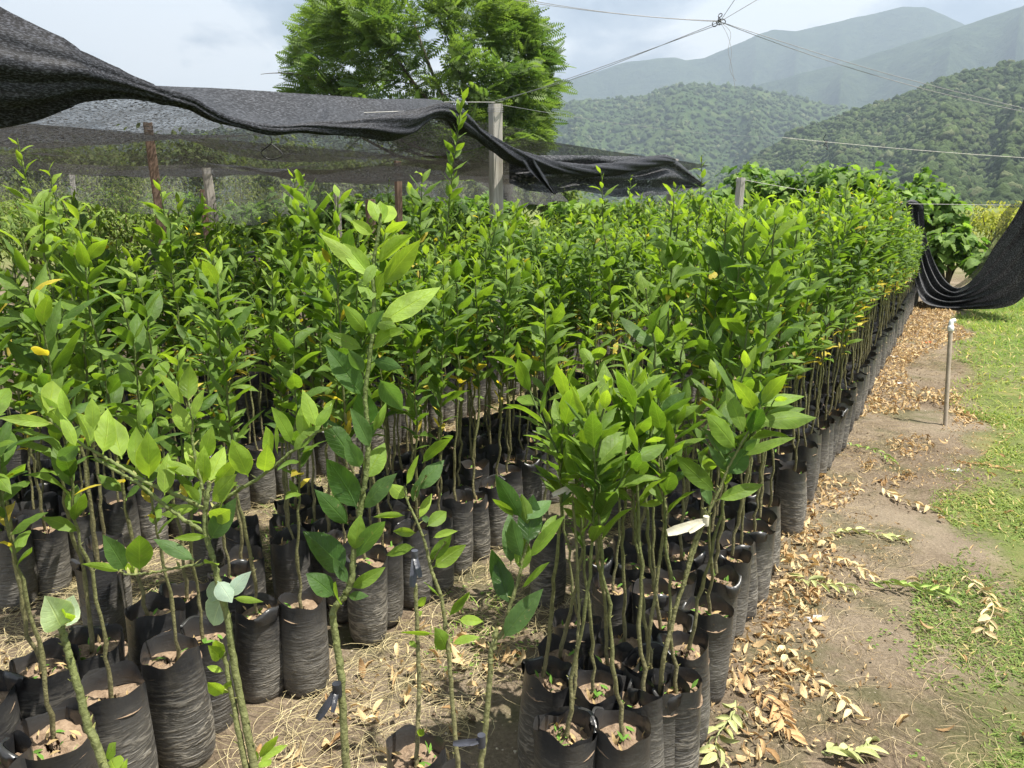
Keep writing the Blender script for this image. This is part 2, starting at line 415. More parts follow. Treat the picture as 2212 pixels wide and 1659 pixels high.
def simple(name, col, rough=.5, spec=.5, metal=0):
    m, t = newmat(name); tc = t.nt.nodes.new('ShaderNodeTexCoord')
    n = t.noise(tc.outputs['Object'], 25, 4, .6)
    c = t.mix(1.0, col, t.ramp(n, [(.3, .75), (.7, 1.15)]), 'MULTIPLY')
    t.out(t.bsdf(c, rough, spec)); return m
M_PIPE = simple('grey_pvc', (.40, .33, .25), .65)
M_PVCW = simple('white_pvc', (.82, .82, .80), .35)
M_WIRE = simple('wire', (.28, .28, .29), .5)
M_CORD = simple('pale_cord', (.6, .58, .52), .6)
M_PLASTIC = simple('white_plastic', (.75, .76, .78), .4)
M_CYAN = simple('cyan_plastic', (.25, .6, .6), .4)
M_ORANGE = simple('orange_plastic', (.7, .18, .07), .4)
M_BLACK = simple('black_plastic', (.02, .02, .022), .5)

rng = np.random.default_rng(11); random.seed(5)

# ------------------------------------------------------------------ ground
def build_ground():
    xs = np.concatenate([-np.geomspace(6000, 6, 26), np.linspace(-5.5, 7.5, 180), np.geomspace(8, 6000, 26)])
    ys = np.concatenate([-np.geomspace(300, 2, 8), np.linspace(-1, 14, 190), np.geomspace(14.6, 6500, 30)])
    X, Y = np.meshgrid(xs, ys)
    Z = .008 * np.sin(X * 3.1 + 1.7 * np.sin(Y * 2.3)) + .006 * np.sin(Y * 5.3 + X * 2) + .004 * rng.normal(size=X.shape)
    Z *= np.exp(-(np.maximum(np.abs(X), np.abs(Y)) / 30) ** 2)
    a = Acc(); a.add(np.stack([X, Y, Z], -1).reshape(-1, 3), grid_faces(len(ys), len(xs)))
    a.obj('ground', M_GROUND, kind='structure', label='brown trodden dirt floor of the nursery turning to meadow')
build_ground()

# ------------------------------------------------------------------ hills
def fbm(x, y, seed, octs=6, rough=.5):
    r = np.random.default_rng(seed); z = 0; a = 1; f = 1
    for o in range(octs):
        for k in range(3):
            th = r.uniform(0, 6.28); p = r.uniform(0, 6.28)
            q = r.uniform(0, 6.28); w = r.uniform(.5, 1.5)
            z = z + a / 3 * np.sin(f * (x * np.cos(th) + y * np.sin(th)) + p + w * np.sin(f * .7 * (y * np.cos(th) - x * np.sin(th)) + q))
        a *= rough; f *= 1.95
    return z
def hill(name, ridge, D1, D0, mat, seed, amp, scale, nx=220, ny=70, jag=1.0, label=''):
    rx = np.array([p[0] for p in ridge], float); ry = np.array([p[1] for p in ridge], float)
    px = np.linspace(rx[0], rx[-1], nx); py = np.interp(px, rx, ry)
    py = py + jag * fbm(px / 60, px * 0, seed + 5, 6, .6)
    s = np.concatenate([np.linspace(0, 1, ny), 1 + np.linspace(.04, .5, 10)])
    P = np.zeros((len(s), nx, 3))
    for i in range(nx):
        d = ray(px[i], py[i]); hd = math.hypot(d[0], d[1]); u = d[:2] / hd
        H = CAMH + d[2] / hd * D1
        for j, q in enumerate(s):
            if q <= 1: dist = D0 + (D1 - D0) * q; h = H * (q ** 1.15)
            else: dist = D1 * (1 + (q - 1) * .8); h = H * (1 - (q - 1) * 1.6)
            P[j, i] = (u[0] * dist, u[1] * dist, h)
    nz = fbm(P[..., 0] / scale, P[..., 1] / scale, seed, 6, .55)
    env = np.sin(np.clip(s, 0, 1) * np.pi)[:, None] ** .8
    P[..., 2] += amp * nz * env - 2
    # gullies running down the slope
    gl = np.abs(np.sin(px / 46 + 1.3 * np.sin(px / 91)))[None, :] * env * amp * 1.1
    P[..., 2] -= gl * (1 - .3 * np.sin(s * 9)[:, None])
    a = Acc(); a.add(P.reshape(-1, 3), grid_faces(len(s), nx))
    a.obj(name, mat, kind='structure', label=label)
    return P[:ny]
R_FAR = [(300, 330), (700, 290), (1000, 235), (1100, 207), (1200, 183), (1242, 168), (1290, 155), (1350, 131), (1400, 124), (1460, 121), (1480, 128), (1520, 125), (1560, 108), (1600, 90), (1640, 72), (1670, 62), (1720, 66), (1800, 48), (1880, 30), (1950, 14), (2000, 14), (2035, 27), (2100, 58), (2212, 100), (2500, 150)]
R_SEC = [(1350, 330), (1500, 245), (1600, 192), (1737, 156), (1830, 135), (1900, 110), (1979, 85), (2050, 65), (2120, 40), (2212, 11), (2350, -60), (2600, -90)]
R_MID = [(-500, 340), (0, 318), (300, 296), (600, 270), (900, 250), (1190, 236), (1225, 218), (1300, 212), (1380, 205), (1450, 187), (1520, 180), (1600, 184), (1680, 200), (1750, 216), (1850, 236), (2000, 280), (2250, 330)]
R_NEAR = [(1380, 428), (1500, 418), (1570, 372), (1640, 328), (1700, 290), (1760, 262), (1850, 232), (1900, 215), (1960, 199), (2000, 180), (2080, 155), (2150, 138), (2212, 130), (2400, 105), (2700, 120), (3000, 200)]
hill('mountain', R_FAR, 3600, 2500, M_HILLF, 3, 110, 300, 260, 60, 2.5, label='tall blue hazy mountain ridge reaching the clouds')
hill('mountain', R_SEC, 2700, 1900, M_HILLF, 7, 90, 240, 200, 60, 2.5, label='hazy blue green mountain shoulder in front of the highest ridge')
PM = hill('hills', R_MID, 1700, 900, M_HILL, 12, 34, 170, 300, 70, 2.0, label='middle range of pale green forested hills')
PN = hill('hills', R_NEAR, 820, 330, M_HILL, 21, 20, 90, 240, 80, 1.5, label='nearest green wooded hill above the hedge')
def ico(sub):
    import bmesh
    bm = bmesh.new(); bmesh.ops.create_icosphere(bm, subdivisions=sub, radius=1)
    v = np.array([x.co[:] for x in bm.verts]); f = np.array([[y.index for y in x.verts] for x in bm.faces]); bm.free()
    return v, f
IV, IF = ico(2); IV1, IF1 = ico(1)
def wood(name, P, n, r0, r1, seed, label, cols):
    r = np.random.default_rng(seed); a = Acc(); ny, nx = P.shape[:2]
    vs = [IV * (1 + .42 * fbm(IV[:, 0] * 3 + k * 9, IV[:, 1] * 3 + IV[:, 2] * 2.1, k, 3, .6)[:, None]) for k in range(6)]
    cnt = 0
    while cnt < n:
        j = r.uniform(0, ny - 1.001); i = r.uniform(0, nx - 1.001)
        p = P[int(j), int(i)] * (1 - j % 1) + P[int(j) + 1, int(i)] * (j % 1) 
        q = P[int(j), int(i) + 1] - P[int(j), int(i)]; p = p + q * (i % 1)
        pr = proj(p)
        if pr is None or pr[0] < -40 or pr[0] > 2260: continue
        s = r.uniform(r0, r1) * (.55 + .9 * r.random() ** 3)
        th = r.uniform(0, 6.28); c, sn = math.cos(th), math.sin(th)
        M = np.array([[c, -sn, 0], [sn, c, 0], [0, 0, 1]]) @ np.diag([s, s, s * r.uniform(.7, 1.15)])
        pf = .5 + .5 * float(fbm(p[0:1] / (r1 * 22), p[1:2] / (r1 * 22), seed + 9, 4)[0]); col = cols[0] + (cols[1] - cols[0]) * np.clip(r.random() ** 1.3 * .6 + .6 * (pf - .2), 0, 1)
        if pf > 1.02 and r.random() < .85: cnt += 1; continue
        if r.random() < .09: col = cols[2]
        v = vs[r.integers(6)] @ M.T + p + np.array([0, 0, s * .35])
        a.add(v, IF, col * r.uniform(.75, 1.25)); cnt += 1
    a.obj(name, M_CROWN, kind='stuff', label=label)
gc = [np.array([.052, .082, .030]), np.array([.095, .132, .042]), np.array([.13, .15, .07])]
wood('hillside_forest', PN, 25000, 1.0, 2.9, 4, 'dense mixed green trees covering the nearest hill', gc)
wood('hillside_forest', PM, 18000, 2.1, 5.2, 5, 'pale hazy trees covering the middle range of hills', gc)

# ------------------------------------------------------------------ potted citrus saplings
GREEN_D = np.array([.036, .086, .014]); GREEN_M = np.array([.108, .188, .022]); GREEN_L = np.array([.17, .27, .035]); YEL = np.array([.42, .37, .05]); YOUNG = np.array([.22, .33, .04])
def stem_cols(zs, H):
    f = np.clip((zs - .3) / max(H - .35, .1), 0, 1)[:, None]
    return np.array([.17, .15, .075]) * (1 - f) ** 1.5 + np.array([.085, .12, .028]) * (1 - (1 - f) ** 1.5)
def leaf_params(path, z0, sp, L, r, young=True, yellow=.06, curl=(.5, 1.3), elev=(42, 70), pale_mix=0.0, small_top=.45):
    """leaves spiralling up the path above arclength share z0"""
    seg = np.linalg.norm(np.diff(path, axis=0), axis=1); cs = np.concatenate([[0], np.cumsum(seg)]); tot = cs[-1]
    s = np.arange(z0 * tot, tot, sp) + r.uniform(-.3, .3, len(np.arange(z0 * tot, tot, sp))) * sp
    s = np.clip(s, 0, tot * .999); n = len(s)
    P = np.stack([np.interp(s, cs, path[:, k]) for k in range(3)], 1)
    P2 = np.stack([np.interp(np.minimum(s + .02, tot), cs, path[:, k]) for k in range(3)], 1)
    T = norm(P2 - P + np.array([0, 0, 1e-4]))
    f = (s - z0 * tot) / max(tot - z0 * tot, 1e-3)
    az = np.arange(n) * 2.4 + r.uniform(0, 6.28) + r.normal(0, .25, n)
    ref = np.array([1., 0, 0]); A = norm(np.cross(T, np.tile(ref, (n, 1)))); B = np.cross(T, A)
    out = np.cos(az)[:, None] * A + np.sin(az)[:, None] * B
    el = np.radians(r.uniform(elev[0], elev[1], n)) + np.clip(f - .8, 0, 1) * 1.6
    d = np.cos(el)[:, None] * out + np.sin(el)[:, None] * T
    nr = -np.sin(el)[:, None] * out + np.cos(el)[:, None] * T
    sd = np.cross(d, nr); roll = r.normal(0, .4, n)
    nr = np.cos(roll)[:, None] * nr + np.sin(roll)[:, None] * sd
    LL = L * r.uniform(.72, 1.18, n) * (1 - (1 - small_top) * np.clip((f - .75) / .25, 0, 1))
    LL *= (.75 + .25 * np.clip(f / .15, 0, 1))
    k = r.random(n)
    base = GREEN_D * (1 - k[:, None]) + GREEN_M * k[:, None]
    base = base * (1 - pale_mix) + GREEN_L * pale_mix  # blends the leaf colour toward the lighter green
    if young:
        y = np.clip((f - .78) / .22, 0, 1)[:, None] * r.uniform(.4, 1, (n, 1)); base = base * (1 - y) + YOUNG * y
    yl = (r.random(n) < yellow * np.where(f < .18, 4, .12))
    base[yl] = (YEL * r.uniform(.6, 1.1, (n, 1)))[yl]; LL[yl] *= .68
    return dict(base=P, d=d, nrm=nr, L=LL, Wd=r.uniform(.28, .42, n), curl=r.uniform(curl[0], curl[1], n), fold=np.where(r.random(n) < .6, r.uniform(-.55, -.1, n), r.uniform(.1, .5, n)), col=base)
def cat(ps):
    return {k: np.concatenate([p[k] for p in ps]) for k in ps[0]}
def stem_path(H, r, lean=0.0, laz=0.0, z0=.27, wob=.0045):
    n = int((H - z0) / .035) + 2
    z = np.linspace(z0, H, n); f = (z - z0) / (H - z0)
    x = np.cumsum(r.normal(0, wob, n)) * .7; y = np.cumsum(r.normal(0, wob, n)) * .7
    x += lean * f * math.cos(laz) + r.normal(0, .0018, n); y += lean * f * math.sin(laz) + r.normal(0, .0018, n)
    return np.stack([x - x[0], y - y[0], z], 1)
def make_plant(seed, H, bare, sp, L, lean=.06, laz=0, branches=1, yellow=.06, curl=(.5, 1.3), pale_mix=0.0, rad0=.0058, twin=False):
    r = np.random.default_rng(seed)
    st = Acc(); lp = []; leaf_seg = []
    paths = [stem_path(H, r, lean, laz)]
    if twin:
        p2 = stem_path(H * r.uniform(.85, .97), r, lean + .03, laz + 1.0); p2[:, :2] += .012; paths.append(p2)
    for p in paths:
        tube(st, p, np.linspace(rad0, rad0 * .38, len(p)) * (1 + .12 * r.normal(size=len(p))), 7, stem_cols(p[:, 2], H))
        lp.append(leaf_params(p, bare, sp, L, r, True, yellow, curl, pale_mix=pale_mix))
        # leaf scars and spines along the bare part
        k = np.arange(2, int(len(p) * bare), 2)
        if len(k):
            az = r.uniform(0, 6.28, len(k)); dd = np.stack([np.cos(az), np.sin(az), np.full(len(k), .7)], 1)
            leaves(st, p[k], dd, np.tile([0, 0, 1.], (len(k), 1)), .013, .3, 0.01, .3, (.2, .2, .07), BLADE, 1)
        for b in range(branches):
            i = r.integers(int(len(p) * min(bare + .03, .8)), int(len(p) * .88))
            ln = r.uniform(.10, .28); a = r.uniform(0, 6.28); up = r.uniform(1.0, 2.0)
            m = 9; tt = np.linspace(0, 1, m)[:, None]
            q = p[i] + tt * ln * np.array([math.cos(a), math.sin(a), up]) / math.hypot(1, up) + np.array([0, 0, .3]) * ln * tt ** 2
            tube(st, q, np.linspace(rad0 * .5, rad0 * .25, m), 5, (.08, .12, .03))
            lp.append(leaf_params(q, .1, sp * .9, L * .82, r, True, yellow * .4, curl, pale_mix=pale_mix))
    return st, cat(lp)
def leaf_acc(lp, seed, low=False, L=1.0):
    a = Acc(); r = np.random.default_rng(seed)
    leaves(a, lp['base'], lp['d'], lp['nrm'], lp['L'] * L, lp['Wd'], lp['curl'], lp['fold'], lp['col'], CITLOW if low else CITRUS, 1 if low else 2, 0 if low else .17, r)
    return a
def make_bag(seed, low=False):
    r = np.random.default_rng(seed); a = Acc()
    ns = 12 if low else 36; h = .31
    th = np.linspace(0, 2 * np.pi, ns, endpoint=False)
    zz = np.array([0, .01, .06, .16, .26, h]) if low else np.concatenate([[0, .006, .018], np.linspace(.035, .26, 20), np.linspace(.272, h, 5)])
    rr = np.interp(zz, [0, .006, .02, .1, .2, .3, .4], [.052, .058, .064, .069, .068, .066, .066])
    ph = r.uniform(0, 6.28, 8)
    def wob(t_, z_):
        return 1 + .034 * np.sin(2 * t_ + ph[0] + 7 * z_) + .022 * np.sin(3 * t_ + ph[1] - 9 * z_) + (z_ / h) ** 3 * (.085 * np.sin(2 * t_ + ph[2]) + .045 * np.sin(5 * t_ + ph[3])) + .006 * np.sin(z_ * 520 + 2.2 * np.sin(2 * t_ + ph[4]) + ph[5]) * (z_ < .25)
    T, Z = np.meshgrid(th, zz)
    Rm = np.interp(Z, zz, rr) * wob(T, Z)
    Zt = Z + (Z / h) ** 6 * (.010 * np.sin(2 * T + ph[6]) + .006 * np.sin(5 * T + ph[7]))
    v = np.stack([Rm * np.cos(T), Rm * np.sin(T), Zt], -1)
    a.add(v.reshape(-1, 3), grid_faces(len(zz), ns, True)[:, ::1])
    # inner wall down to the soil
    zi = np.array([h, .295, .28, .262]); T2, Z2 = np.meshgrid(th, zi)
    R2 = np.interp(Z2, zz, rr) * wob(T2, Z2) - .0016 - .004 * (h - Z2) / .05
    Z2t = Z2 + (Z2 / h) ** 6 * (.010 * np.sin(2 * T2 + ph[6]) + .006 * np.sin(5 * T2 + ph[7]))
    v2 = np.stack([R2 * np.cos(T2), R2 * np.sin(T2), Z2t], -1); v2[0] = v[-1] + np.array([0, 0, .0006]) 
    a.add(v2.reshape(-1, 3), grid_faces(len(zi), ns, True))
    if not low and seed % 3 == 0:                     # a folded-over flap of the rim
        t0 = r.uniform(0, 6.28); tt = np.linspace(t0, t0 + 1.2, 9); rows = []
        for q, (dr, dz) in enumerate([(0.001, .001), (.007, .004), (.011, -.008), (.009, -.028), (.006, -.045)]):
            w = np.sin((tt - t0) / 1.2 * np.pi) ** .5
            R_ = .066 * wob(tt, np.full_like(tt, h)) + dr
            rows.append(np.stack([R_ * np.cos(tt), R_ * np.sin(tt), h + .010 * np.sin(2 * tt + ph[6]) + .006 * np.sin(5 * tt + ph[7]) + (dz if dz > 0 else dz * w)], 1))
        a.add(np.array(rows).reshape(-1, 3), grid_faces(5, 9))
    s = Acc(); k = 5 if not low else 2
    for_r = np.linspace(0, 1, k + 1)[1:]
    vs = [[0, 0, .272]]
    for q in for_r:
        for t_ in th:
            vs.append([.0655 * q * math.cos(t_), .0655 * q * math.sin(t_), .272 + r.uniform(-.006, .008) * (q < 1) + .006 * math.sin(3 * t_ + seed) - .006 * q])
    fs = [[0, 1 + j, 1 + (j + 1) % ns] for j in range(ns)]
    s.add(vs, fs)
    f4 = grid_faces(k, ns, True) + 1
    # second block of quads shares the vertices of the first
    s.f[-1] = np.concatenate([s.f[-1], f4]); s.m[-1] = np.zeros(len(s.f[-1]), np.int32)
    if not low:                                       # dry leaf bits and seedling weeds on the soil
        n = r.integers(5, 14); p = r.uniform(-.042, .042, (n, 2)); P3 = np.concatenate([p, np.full((n, 1), .276)], 1)
        dd = np.concatenate([r.normal(0, 1, (n, 2)), r.uniform(.3, 1.6, (n, 1))], 1)
        leaves(s, P3, dd, r.normal(0, .4, (n, 3)) + [0, 0, 1], r.uniform(.012, .035, n), .3, .5, .2, np.where(r.random((n, 1)) < .6, np.array([[.12, .24, .04]]), np.array([[.45, .33, .16]])), CITLOW, 1, m=1)
    return a, s
BAGS = [make_bag(k) for k in range(7)]
BAG_ME = [(a.mesh('grow_bag', [M_BAG]), s.mesh('soil', [M_SOIL, M_DRY])) for a, s in BAGS]
BAG_LOW = [tuple(x.arrays() for x in make_bag(k, True)) for k in range(3)]
# families of saplings: short with big leaves (near end), middling, tall and dense
FAM = {'S': [], 'M': [], 'T': []}
for k in range(7): FAM['S'].append(make_plant(100 + k, 1.02 + .05 * (k % 3), .60 - .05 * (k % 3), .030, .125, .05 + .012 * k, .6 + k, 1, .0, (.25, 1.0), .12))
for k in range(7): FAM['M'].append(make_plant(200 + k, 1.24 + .06 * (k % 3), .46 - .06 * (k % 3), .0215, .122, .03 + .01 * k, k, 1, .11, (.4, 1.3), .05))
for k in range(8): FAM['T'].append(make_plant(300 + k, 1.30 + .055 * (k % 4), .43 - .05 * (k % 3), .0185, .115, .02 + .008 * k, k * 1.7, 1 + k % 2, .11, (.5, 1.6), .04))
FMESH = {}; FLOW = {}
for q, lst in FAM.items():
    FMESH[q] = [(st.mesh('stem', [M_STEM]), leaf_acc(lp, 7 + i).mesh('foliage', [M_LEAF])) for i, (st, lp) in enumerate(lst)]
    FLOW[q] = [(st.arrays(), leaf_acc(lp, 7 + i, True, 1.08).arrays()) for i, (st, lp) in enumerate(lst)]

# --- foreground saplings whose outline the photograph shows leaf by leaf
OCC = []                                             # ground spots already taken
def potted(name, label, base, scale_bag=1.0, group=None, bag=0, rot=None, hs=1.0, cat_='potted sapling'):
    t_ = thing(name, label, cat_, (base[0], base[1], 0), group, 0)
    b = link('grow_bag', BAG_ME[bag][0], t_); s = link('soil', BAG_ME[bag][1], b)
    b.scale = (scale_bag, scale_bag, hs); b.rotation_euler = (0, 0, rng.uniform(0, 6.28) if rot is None else rot)
    OCC.append((base[0], base[1], .066 * scale_bag + .05))
    return t_
def special(label, stems, lv, z, seed, bag=0, base=None, dark=0.0, tie=None, scale_bag=1.0, tint=None, bare_spines=True):
    """stems: lists of photo pixels from low to high with depth z (metres in front of the camera) and radius; lv: leaves as base and tip pixels, width share, colour key"""
    r = np.random.default_rng(seed)
    p0 = at(*stems[0][0][0][:2], stems[0][0][0][2] if len(stems[0][0][0]) > 2 else z)
    if base is None: base = p0 + np.array([0, 0.02, 0])
    t_ = potted('citrus_sapling', label, base, scale_bag, 'saplings in black grow bags', bag)
    off = np.array([base[0], base[1], 0])
    sa = Acc()
    for i, (pts, r0, r1) in enumerate(stems):
        W_ = [at(p[0], p[1], p[2] if len(p) > 2 else z) for p in pts]
        if i == 0:
            if W_[0][2] > .3: W_ = [np.array([base[0], base[1], .262])] + W_
        P = smooth_path(W_, len(W_) * 9) - off
        P[1:-1] += r.normal(0, .0006, P[1:-1].shape)
        tube(sa, P, .76 * np.linspace(r0, r1, len(P)) * (1 + .03 * r.normal(size=len(P))), 9, stem_cols(P[:, 2], 1.5) * (1.25 if i else 1.1))
        k = np.arange(4, len(P), 5)
        if bare_spines:
            az = r.uniform(0, 6.28, len(k)); dd = np.stack([np.cos(az), np.sin(az), np.full(len(k), .7)], 1)
            leaves(sa, P[k], dd, np.tile([0, 0, 1.], (len(k), 1)), .014, .35, .01, .3, (.22, .22, .07), BLADE, 1)
    sa.obj('stem', M_STEM, t_)
    B, D, Nn, LL, Wd, C, CU, FO = [], [], [], [], [], [], [], []
    cols = {'d': GREEN_D * 1.1, 'm': GREEN_M, 'l': GREEN_L, 'y': np.array([.18, .28, .032]), 'Y': YEL, 'b': np.array([.062, .125, .034]), 'p': np.array([.27, .36, .22]), 's': np.array([.24, .33, .27])}
    for e in lv:
        bx, by, tx, ty, w = e[:5]; key = e[5] if len(e) > 5 else 'm'
        zb = z + r.uniform(-.02, .02); zt = zb + r.uniform(-.05, .05)
        b_ = at(bx, by, zb); tip = at(tx, ty, zt); ax = tip - b_; L = np.linalg.norm(ax); cu = r.uniform(.25, .8)
        tocam = norm(CAM - b_); upv = np.array([0, 0, 1.]) 
        nn = norm(norm(ax)[None])[0]
        sgn = 1 if r.random() < .75 else -1
        nv = tocam * r.uniform(.7, 1.3) * sgn + upv * r.uniform(.2, .8) + r.normal(0, .25, 3)
        nv = nv - nv.dot(nn) * nn; nv = nv / np.linalg.norm(nv)
        # start the blade so that the bent blade still ends at the tip
        half = cu / 2; d0 = nn * math.cos(half) + nv * math.sin(half)
        B.append(b_ - off); D.append(d0); Nn.append(nv - nv.dot(d0) * d0); LL.append(L * 1.05); Wd.append(w * .95); CU.append(cu); FO.append(r.uniform(.1, .4) * (1 if r.random() < .5 else -1)); C.append(cols[key] * r.uniform(.85, 1.2))
    la = Acc()
    leaves(la, np.array(B), np.array(D), np.array(Nn), np.array(LL), np.array(Wd), np.array(CU), np.array(FO), np.array(C), CITRUS, 3, .11, r)
    la.obj('foliage', M_LEAF, t_)
    if tie:
        px, py, dx, dy, col = tie; ta = Acc(); c0 = at(px, py, z - .012) - off
        tube(ta, [c0 - [0, 0, .012], c0, c0 + [0, 0, .012]], .0078, 9, col)
        for (ex, ey) in ((dx, dy), (dx * .55 + 10, dy * .7)):
            e_ = at(px + ex, py + ey, z - .03) - off; ax = e_ - c0
            leaves(ta, [c0], [ax + [0, 0, np.linalg.norm(ax) * .3]], [[.2, -.8, .4]], np.linalg.norm(ax) * 1.15, .24, .5, .25, col, (np.array([0, .2, .5, .8, 1.]), np.array([.5, .9, 1, 1, .7])), 2, .1, r)
        ta.obj('tie', M_TIE, t_)
    return t_
z1 = lambda L: [(a * .3418, b * .3418 + 756, c * .3418, d * .3418 + 756, *e) for a, b, c, d, *e in L]
z2 = lambda L: [(a * .3418 + 594, b * .3418 + 378, c * .3418 + 594, d * .3418 + 378, *e) for a, b, c, d, *e in L]
z3 = lambda L: [(a * .3418 + 594, b * .3418 + 864, c * .3418 + 594, d * .3418 + 864, *e) for a, b, c, d, *e in L]
z8 = lambda L: [(a * .3255 + 1296, b * .3255 + 810, c * .3255 + 1296, d * .3255 + 810, *e) for a, b, c, d, *e in L]
q1 = lambda L: [(a * .3418, b * .3418 + 756) for a, b in L]
q2 = lambda L: [(a * .3418 + 594, b * .3418 + 378) for a, b in L]
q3 = lambda L: [(a * .3418 + 594, b * .3418 + 864) for a, b in L]
q8 = lambda L: [(a * .3255 + 1296, b * .3255 + 810) for a, b in L]
BLK = np.array([.02, .021, .027])
special('pale green sapling whose thorny branches spread wide low over the bags', [
    ([(556, 1720), (548, 1650), (530, 1560), (508, 1450), (492, 1340), (470, 1250), (458, 1200), (443, 1140), (448, 1070), (452, 1040)], .0095, .0045),
    (q1([(1290, 1000), (1100, 910), (930, 840), (700, 700), (540, 610), (380, 500), (300, 420)]), .0045, .0025),
    (q1([(1290, 1150), (1180, 1080), (1040, 980), (900, 860), (780, 790), (600, 680)]), .0048, .003),
    (q1([(1340, 1020), (1400, 960), (1500, 890), (1660, 790), (1850, 640), (1990, 530), (2100, 480)]), .0048, .0025),
    (q1([(1300, 950), (1250, 750), (1215, 560), (1215, 450), (1190, 320)]), .0035, .002),
    (q1([(1280, 1350), (1100, 1380), (950, 1410), (820, 1420), (760, 1400)]), .003, .002),
    ([(540, 1690), (515, 1580), (492, 1450), (478, 1390)], .007, .004)],
    z1([(330, 470, 0, 430, .27, 'l'), (300, 400, 335, 205, .5, 'y'), (430, 530, 250, 290, .36, 'y'), (430, 430, 390, 250, .4, 'l'), (570, 610, 480, 400, .42, 'y'), (590, 500, 580, 310, .5, 'l'), (650, 660, 680, 380, .46, 'y'), (770, 690, 700, 430, .42, 'l'), (860, 750, 860, 495, .42, 'l'), (940, 810, 930, 520, .42, 'l'), (1040, 920, 1060, 660, .42, 'l'), (500, 600, 375, 690, .45, 'b'), (480, 620, 380, 400, .3, 'l'),
        (1270, 820, 1170, 580, .36, 'y'), (1290, 850, 1290, 610, .4, 'y'), (1320, 840, 1415, 620, .4, 'y'), (1350, 870, 1500, 690, .36, 'y'), (1240, 800, 1050, 700, .3, 'l'), (1230, 790, 1060, 745, .25, 'l'), (1290, 700, 1340, 490, .45, 'l'), (1260, 960, 1160, 850, .5, 'l'), (1340, 960, 1490, 790, .42, 'y'), (1400, 1000, 1500, 840, .4, 'l'), (1240, 1000, 1020, 1040, .38, 'l'), (1330, 1080, 1450, 1010, .5, 'l'), (1330, 1200, 1490, 940, .42, 'b'), (1310, 1180, 1105, 1190, .25, 'l'), (1230, 1330, 980, 1200, .35, 'b'), (1330, 1140, 1400, 1010, .3, 'y'),
        (1190, 320, 1200, 100, .55, 'l'), (1170, 350, 1010, 155, .3, 'l'), (1215, 440, 1290, 250, .35, 'l'), (1205, 540, 1100, 330, .42, 'l'), (1200, 120, 1180, 40, .3, 'y'),
        (1570, 800, 1470, 575, .5, 'l'), (1670, 770, 1690, 600, .4, 'l'), (1760, 670, 1765, 420, .48, 'l'), (1850, 640, 2030, 470, .36, 'm'), (1700, 700, 1680, 490, .45, 'l'), (1845, 590, 1720, 370, .4, 'm'), (1910, 560, 1920, 330, .4, 'l'), (2000, 490, 1915, 260, .4, 'l'), (2060, 440, 2120, 310, .4, 'l'), (1990, 490, 2100, 350, .4, 'm'),
        (790, 1390, 655, 1175, .42, 'b'), (760, 1400, 525, 1355, .26, 'l'), (880, 1400, 880, 1180, .58, 'm'), (840, 1390, 915, 1240, .35, 'y'), (870, 1410, 720, 1380, .35, 'l'), (1290, 1350, 1375, 1360, .4, 'l')])
    + [(492, 1290, 541, 1236, .5, 's'), (488, 1280, 462, 1350, .7, 's'), (470, 1255, 500, 1300, .8, 's'), (480, 1250, 455, 1300, .7, 's'), (505, 1292, 567, 1300, .22, 'l')]
    + [(478, 1420, 450, 1395, .4, 'y'), (478, 1425, 465, 1385, .35, 'y'), (482, 1450, 448, 1440, .4, 'y'), (482, 1500, 450, 1475, .4, 'y'), (482, 1498, 500, 1470, .35, 'y'), (560, 1640, 600, 1590, .3, 'y'), (560, 1645, 620, 1610, .3, 'y'), (555, 1650, 540, 1620, .5, 'l'), (560, 1660, 585, 1640, .5, 'l')],
    1.22, 1, bag=1)
